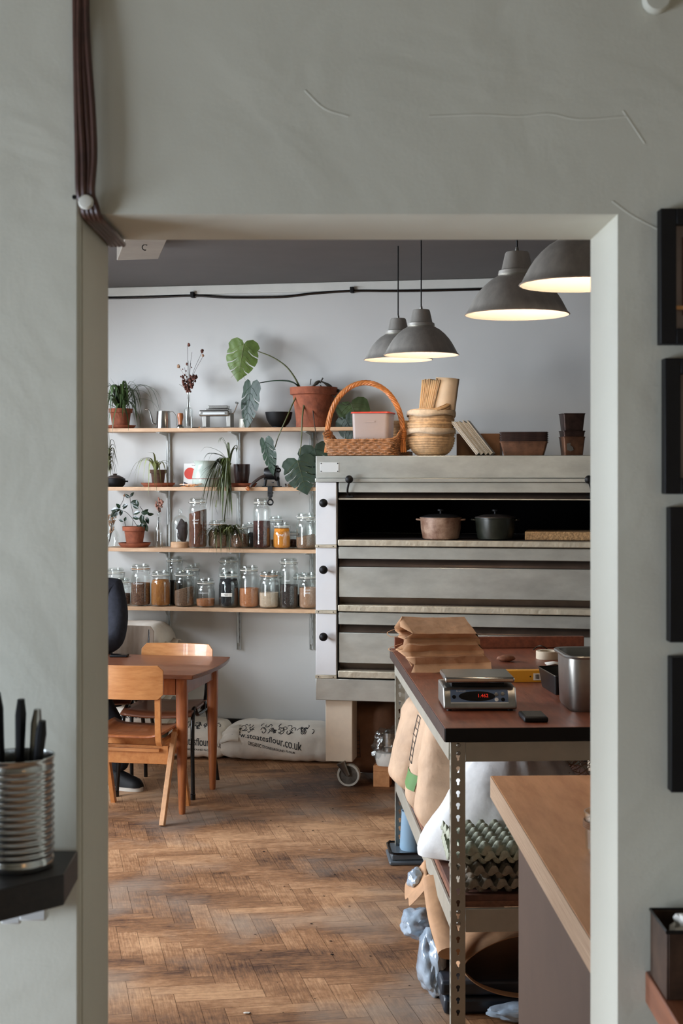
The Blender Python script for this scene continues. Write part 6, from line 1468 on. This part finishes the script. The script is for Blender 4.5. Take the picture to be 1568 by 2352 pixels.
# cloth flour sack
b = newbm(); n = 72; rows = []
for k_, (z, r_, ox, oy) in enumerate(((.0, .19, 0, 0), (.01, .24, -.005, 0), (.05, .255, 0, 0), (.12, .25, 0, 0), (.2, .235, .01, 0), (.28, .2, .02, 0), (.34, .15, .03, 0), (.38, .09, .04, 0), (.4, .05, .045, 0), (.42, .075, .05, 0), (.43, .06, .05, 0))):
    row = []
    for j in range(n):
        a = 2*PI*j/n; rr_ = r_*(1+.07*math.sin(a*3+z*9)+.06*abs(math.sin(a*5.5+z*8+1))*(.3+z*3)+.04*math.sin(a*13+z*22)*(.2+z*2)+.09*noise.noise(Vector((math.cos(a)*3, math.sin(a)*3, z*9))))
        sp_ = max(0, math.cos(a-PI*1.12))**6; skew = 1+.62*sp_*max(0, 1-z/.2)
        row.append(b.verts.new((ox+rr_*skew*math.cos(a)*.98, oy+rr_*skew*.8*math.sin(a), z-(.0))))
    rows.append(row)
for p_, q_ in zip(rows, rows[1:]):
    for j in range(n): b.faces.new([p_[j], p_[(j+1) % n], q_[(j+1) % n], q_[j]])
b.faces.new(rows[0][::-1]); b.faces.new(rows[-1])
o = obj('cloth_sack', b, mat('white_cloth', (222, 222, 220), .9, 0, 40, .04, .35, 9), None, sub=1); p_ = lp(.27, .52, SZL+.001); o.location = p_; o.rotation_euler = (0, 0, ra)
tag(o, 'slumped white cloth sack spilling over the left side of the workbench shelf', 'sack')
# egg trays
def eggtray(lab, loc, rot, m, flip=False):
    b = newbm(); N = 6; S_ = 9; P = .046; g = []
    for i in range(N*S_+1):
        row = []
        for j in range(N*S_+1):
            u, v = i/S_, j/S_; c1 = math.cos(2*PI*u), ; cu, cv = math.cos(2*PI*u), math.cos(2*PI*v)
            hgt = (cu+cv)/2; z = .022+.024*max(-.85, min(.9, math.copysign(abs(hgt)**.8, hgt)*1.15))
            edge = min(i, j, N*S_-i, N*S_-j)
            if edge == 0: z = .02+.006*math.sin(u*6.3)+.006*math.sin(v*6.3)
            row.append(b.verts.new(((u-N/2)*P, (v-N/2)*P, z if not flip else .05-z)))
        g.append(row)
    for p_, q_ in zip(g, g[1:]):
        for j in range(N*S_): b.faces.new([p_[j], p_[j+1], q_[j+1], q_[j]])
    o = obj('egg_tray', b, m, None, solid=.002, sharp=60); o.location = loc; o.rotation_euler = rot; return tag(o, lab, 'egg tray', 'stack of egg trays')
M['pulp'] = mat('pulp_green', (182, 186, 166), .9, 0, 50, .12, .2, 90); M['pulp_grey'] = mat('pulp_grey', (150, 140, 124), .9, 0, 50, .12, .2, 90)
p_ = lp(.17, .165, SZL+.001); eggtray('bottom grey egg tray on the workbench shelf', p_, (0, 0, ra), M['pulp_grey'])
p_ = lp(.18, .17, SZL+.041); eggtray('middle grey egg tray, sagging in the stack', p_, (.0, .04, ra+.06), M['pulp_grey'])
p_ = lp(.14, .17, SZL+.092); eggtray('lower pale green egg tray near the top of the stack', p_, (.02, -.03, ra-.05), M['pulp'])
p_ = lp(.155, .18, SZL+.114); eggtray('topmost pale green egg tray beside the white cloth sack', p_, (.07, .02, ra+.1), M['pulp'])
# straw and jar
r10 = random.Random(6); b = newbm()
for i in range(60):
    c_ = Vector((r10.uniform(-.05, .05), r10.uniform(-.05, .05), r10.uniform(0, .3))); d_ = Vector((r10.uniform(-1, 1), r10.uniform(-1, 1), r10.uniform(-.6, 1))).normalized()*.07
    tube(b, spline([c_-d_, c_+Vector((r10.uniform(-.02, .02),)*3), c_+d_], 3), .0012, 4)
o = obj('straw_bundle', b, M['dried_pale'], None); o.location = lp(.53, .5, SZL+.05); tag(o, 'tangled bundle of pale raffia under the workbench top', 'raffia'); o['kind'] = 'stuff'
a_ = lp(.72, .35, SZL+.0005); t = thing('tall_jar', 'tall clear jar at the right under the workbench top', 'jar', a_); b = newbm(); lathe(b, [(0, 0), (.06, 0), (.065, .01), (.065, .26), (.05, .3), (.05, .36), (.054, .36), (.054, .37)], 32); obj('jar_body', b, M['glass'], t); b = newbm(); lathe(b, [(.0, .371), (.055, .371), (.055, .385), (0, .385)], 32); obj('lid', b, M['steel_dull'], t)

# ---- floor level under the bench
p_ = lp(.06, 2.06-.1, .0004); t = thing('flat_crate', 'low grey plastic crate with a dark rim on the floor under the blue tub', 'crate', p_, ra)
b = newbm(); 
for a__ in ((-.1, .22, -.12, .1, 0, .02), (-.09, .21, -.11, .09, .02, .05)): box(b, *a__)
obj('crate_body', b, mat('crate_grey', (92, 100, 106), .3, 0, 10, .1), t, .008)
b = newbm(); tube(b, [(x+.06, y-.01, .052) for x, y in rrect(.31, .21, .03, 4)], .005, 6, closed=True); obj('rim', b, M['black_gloss'], t)
t = thing('blue_tub', 'pale blue tapered plastic tub standing on the flat crate', 'tub', lp(.07, 1.93, .0512), ra); b = newbm(); lathe(b, [(0, 0), (.052, 0), (.056, .01), (.047, .17), (.05, .175), (.044, .175), (.044, .01), (0, .01)], 32); obj('tub_body', b, M['plastic_blue'], t)
# kraft paper roll, blue film bundles, dark crates
pr_ = lp(.2, .2, 0)
t = thing('kraft_roll', 'large open-ended roll of brown kraft paper under the workbench', 'paper roll', lp(.22, .12, .15), ra+.25); t.rotation_euler = (-.1, 0, ra+.1)
b = newbm(); n = 48; rings = []
for yy, k_ in ((-.02, 1), (.1, 1), (.3, .98), (.62, .94)):
    rings.append([b.verts.new((.175*k_*math.cos(2*PI*j/n)*(1+.03*math.sin(3*2*PI*j/n)), yy+.05*math.sin(2*PI*j/n+.5)*(1 if yy < .2 else .4), .085*k_*math.sin(2*PI*j/n)+.012*math.sin(2*2*PI*j/n))) for j in range(n)])
for p__, q_ in zip(rings, rings[1:]):
    for j in range(n): b.faces.new([p__[j], p__[(j+1) % n], q_[(j+1) % n], q_[j]])
obj('paper_wall', b, M['kraft'], t, solid=.003)
for i, (z, h, dx, lab) in enumerate(((.0, .055, .02, 'lowest flat dark bundle on the floor under the workbench'), (.06, .05, .01, 'middle flat dark bundle under the workbench'))):
    t = thing('wrapped_pack', lab, 'package', lp(-.03+dx, .1, z+.0005), ra, 'dark packs under the workbench'); bx('pack', (0, .4, 0, .5, 0, h), mat('pack_navy', (44, 52, 62), .35, 0, 12, .3), t, .012)
M['film_blue'] = mat('blue_film', (176, 192, 206), .18, 0, 5, .3, .3, 14, col2=(134, 152, 170), coat=.3)
for i, (x, y, z, r_, sc_, sd, lab) in enumerate((( -.025, .32, .1, .08, (.6, 1.7, 1.3), 3, 'crumpled blue-grey plastic wrap hanging at the left side under the workbench'),
                                            (-.05, .5, .17, .07, (.9, 1.2, .7), 7, 'puffed blue plastic bag poking out left of the workbench leg'), (-.035, .74, .26, .042, (.8, 1.1, .9), 12, 'small knot of blue plastic at the lower left of the workbench'),
                                            (.25, .05, .028, .1, (1.2, .5, .27), 17, 'flattened blue plastic sheet on the floor at the foot of the workbench'))):
    b = newbm(); blob(b, (0, 0, 0), r_, .28, 1.5, 4, sd, sc_); o = obj('plastic_bag', b, M['film_blue'], None); p_ = lp(x, y, z); o.location = p_; o.rotation_euler = (0, 0, ra); tag(o, lab, 'plastic bag', 'blue plastic bags')
b = newbm(); g = []
for i in range(9):
    f = i/8; g.append([b.verts.new((-.05+.09*f+.01*math.sin(f*5), -.05+.2*j/8, .0+.1*math.sin(PI*f*.6)+.02*math.sin(j*.9))) for j in range(9)])
for p__, q_ in zip(g, g[1:]):
    for j in range(8): b.faces.new([p__[j], p__[j+1], q_[j+1], q_[j]])
o = obj('kraft_sheet', b, M['kraft'], None, solid=.002, sub=1); o.location = lp(-.03, .62, .2); o.rotation_euler = (.1, .15, ra); tag(o, 'loose brown paper sheet sticking out left between the blue bags', 'paper')
b = newbm(); tube(b, spline([(0, 0, 0), (-.01, .2, .03), (-.005, .42, .07)], 6), [.045]*13, 16, flat=.5); o = obj('rolled_sheet', b, M['kraft'], None); o.location = lp(.015, .1, .2); o.rotation_euler = (.12, 0, ra); tag(o, 'rolled brown paper leaning behind the front workbench leg', 'paper roll')

# ------------------------------------------------------------------ plywood counter
ca_ = .0244; t = thing('plywood_counter', 'plywood-topped counter in the right foreground just inside the doorway', 'counter', (.407, 3.83, 0), ca_)
bx('countertop', (0, .85, -1.56, 0, .871, .93), M['ply'], t, .0015)
ed = bx('top_edge_band', (-.0022, -.0004, -1.558, -.001, .872, .9292), M['ply_edge'], t, .0)
bx('side_panel', (.066, .09, -1.5, -.06, 0, .8705), mat('panel_taupe', (88, 69, 56), .6, 0, 6, .06), t, .002)
bx('side_panel', (.8, .824, -1.5, -.06, 0, .8705), mat('panel_taupe2', (150, 124, 108), .6, 0, 6, .06), t, .002); bx('end_panel', (.092, .798, -.085, -.062, 0, .8705), mat('panel_taupe3', (150, 124, 108), .6, 0, 6, .06), t, .002)
s = 870/.82; t = thing('glass_tumbler', 'glass tumbler wound with brown twine, cut off by the right door jamb', 'glass', ((1341-CX)/s+.05, FP/s, .9305))
b = newbm(); lathe(b, [(0, .004), (.04, 0), (.046, .01), (.05, .09), (.047, .09), (.043, .012), (0, .008)], 32); obj('glass_wall', b, M['glass'], t)
b = newbm()
for q in range(4): tube(b, [(.0505*math.cos(a), .0505*math.sin(a), .058+q*.004) for a in [i*PI/16 for i in range(32)]], .002, 5, closed=True)
obj('twine', b, M['kraft_dark'], t)

# crumbs on the parquet
b = newbm(); r11 = random.Random(8)
for i in range(46):
    px, py = r11.uniform(560, 960), r11.uniform(1820, 2345); p = onz(px, py, .002); q = r11.uniform(.0015, .0045)
    blob(b, (p.x, p.y, .002), q, .6, 3, 1, i, (1.6, 1, .4))
o = obj('crumbs', b, mat('crumb_dark', (44, 32, 26), .9), None); o['kind'] = 'stuff'; tag(o, 'scattering of dark crumbs on the parquet floor beside the workbench', 'crumbs')
for px, py, lab in ((566, 2329, 'small white scrap of paper on the floor at the bottom centre'), (733, 1954, 'tiny pale crumb on the parquet in the middle of the floor')):
    b = newbm(); blob(b, (0, 0, .003), .007 if py > 2000 else .003, .5, 2, 2, 4, (1.5, .7, .4)); o = tag(obj('paper_scrap', b, M['paper'], None), lab, 'scrap'); p = onz(px, py, 0); o.location = (p.x, p.y, .0005)
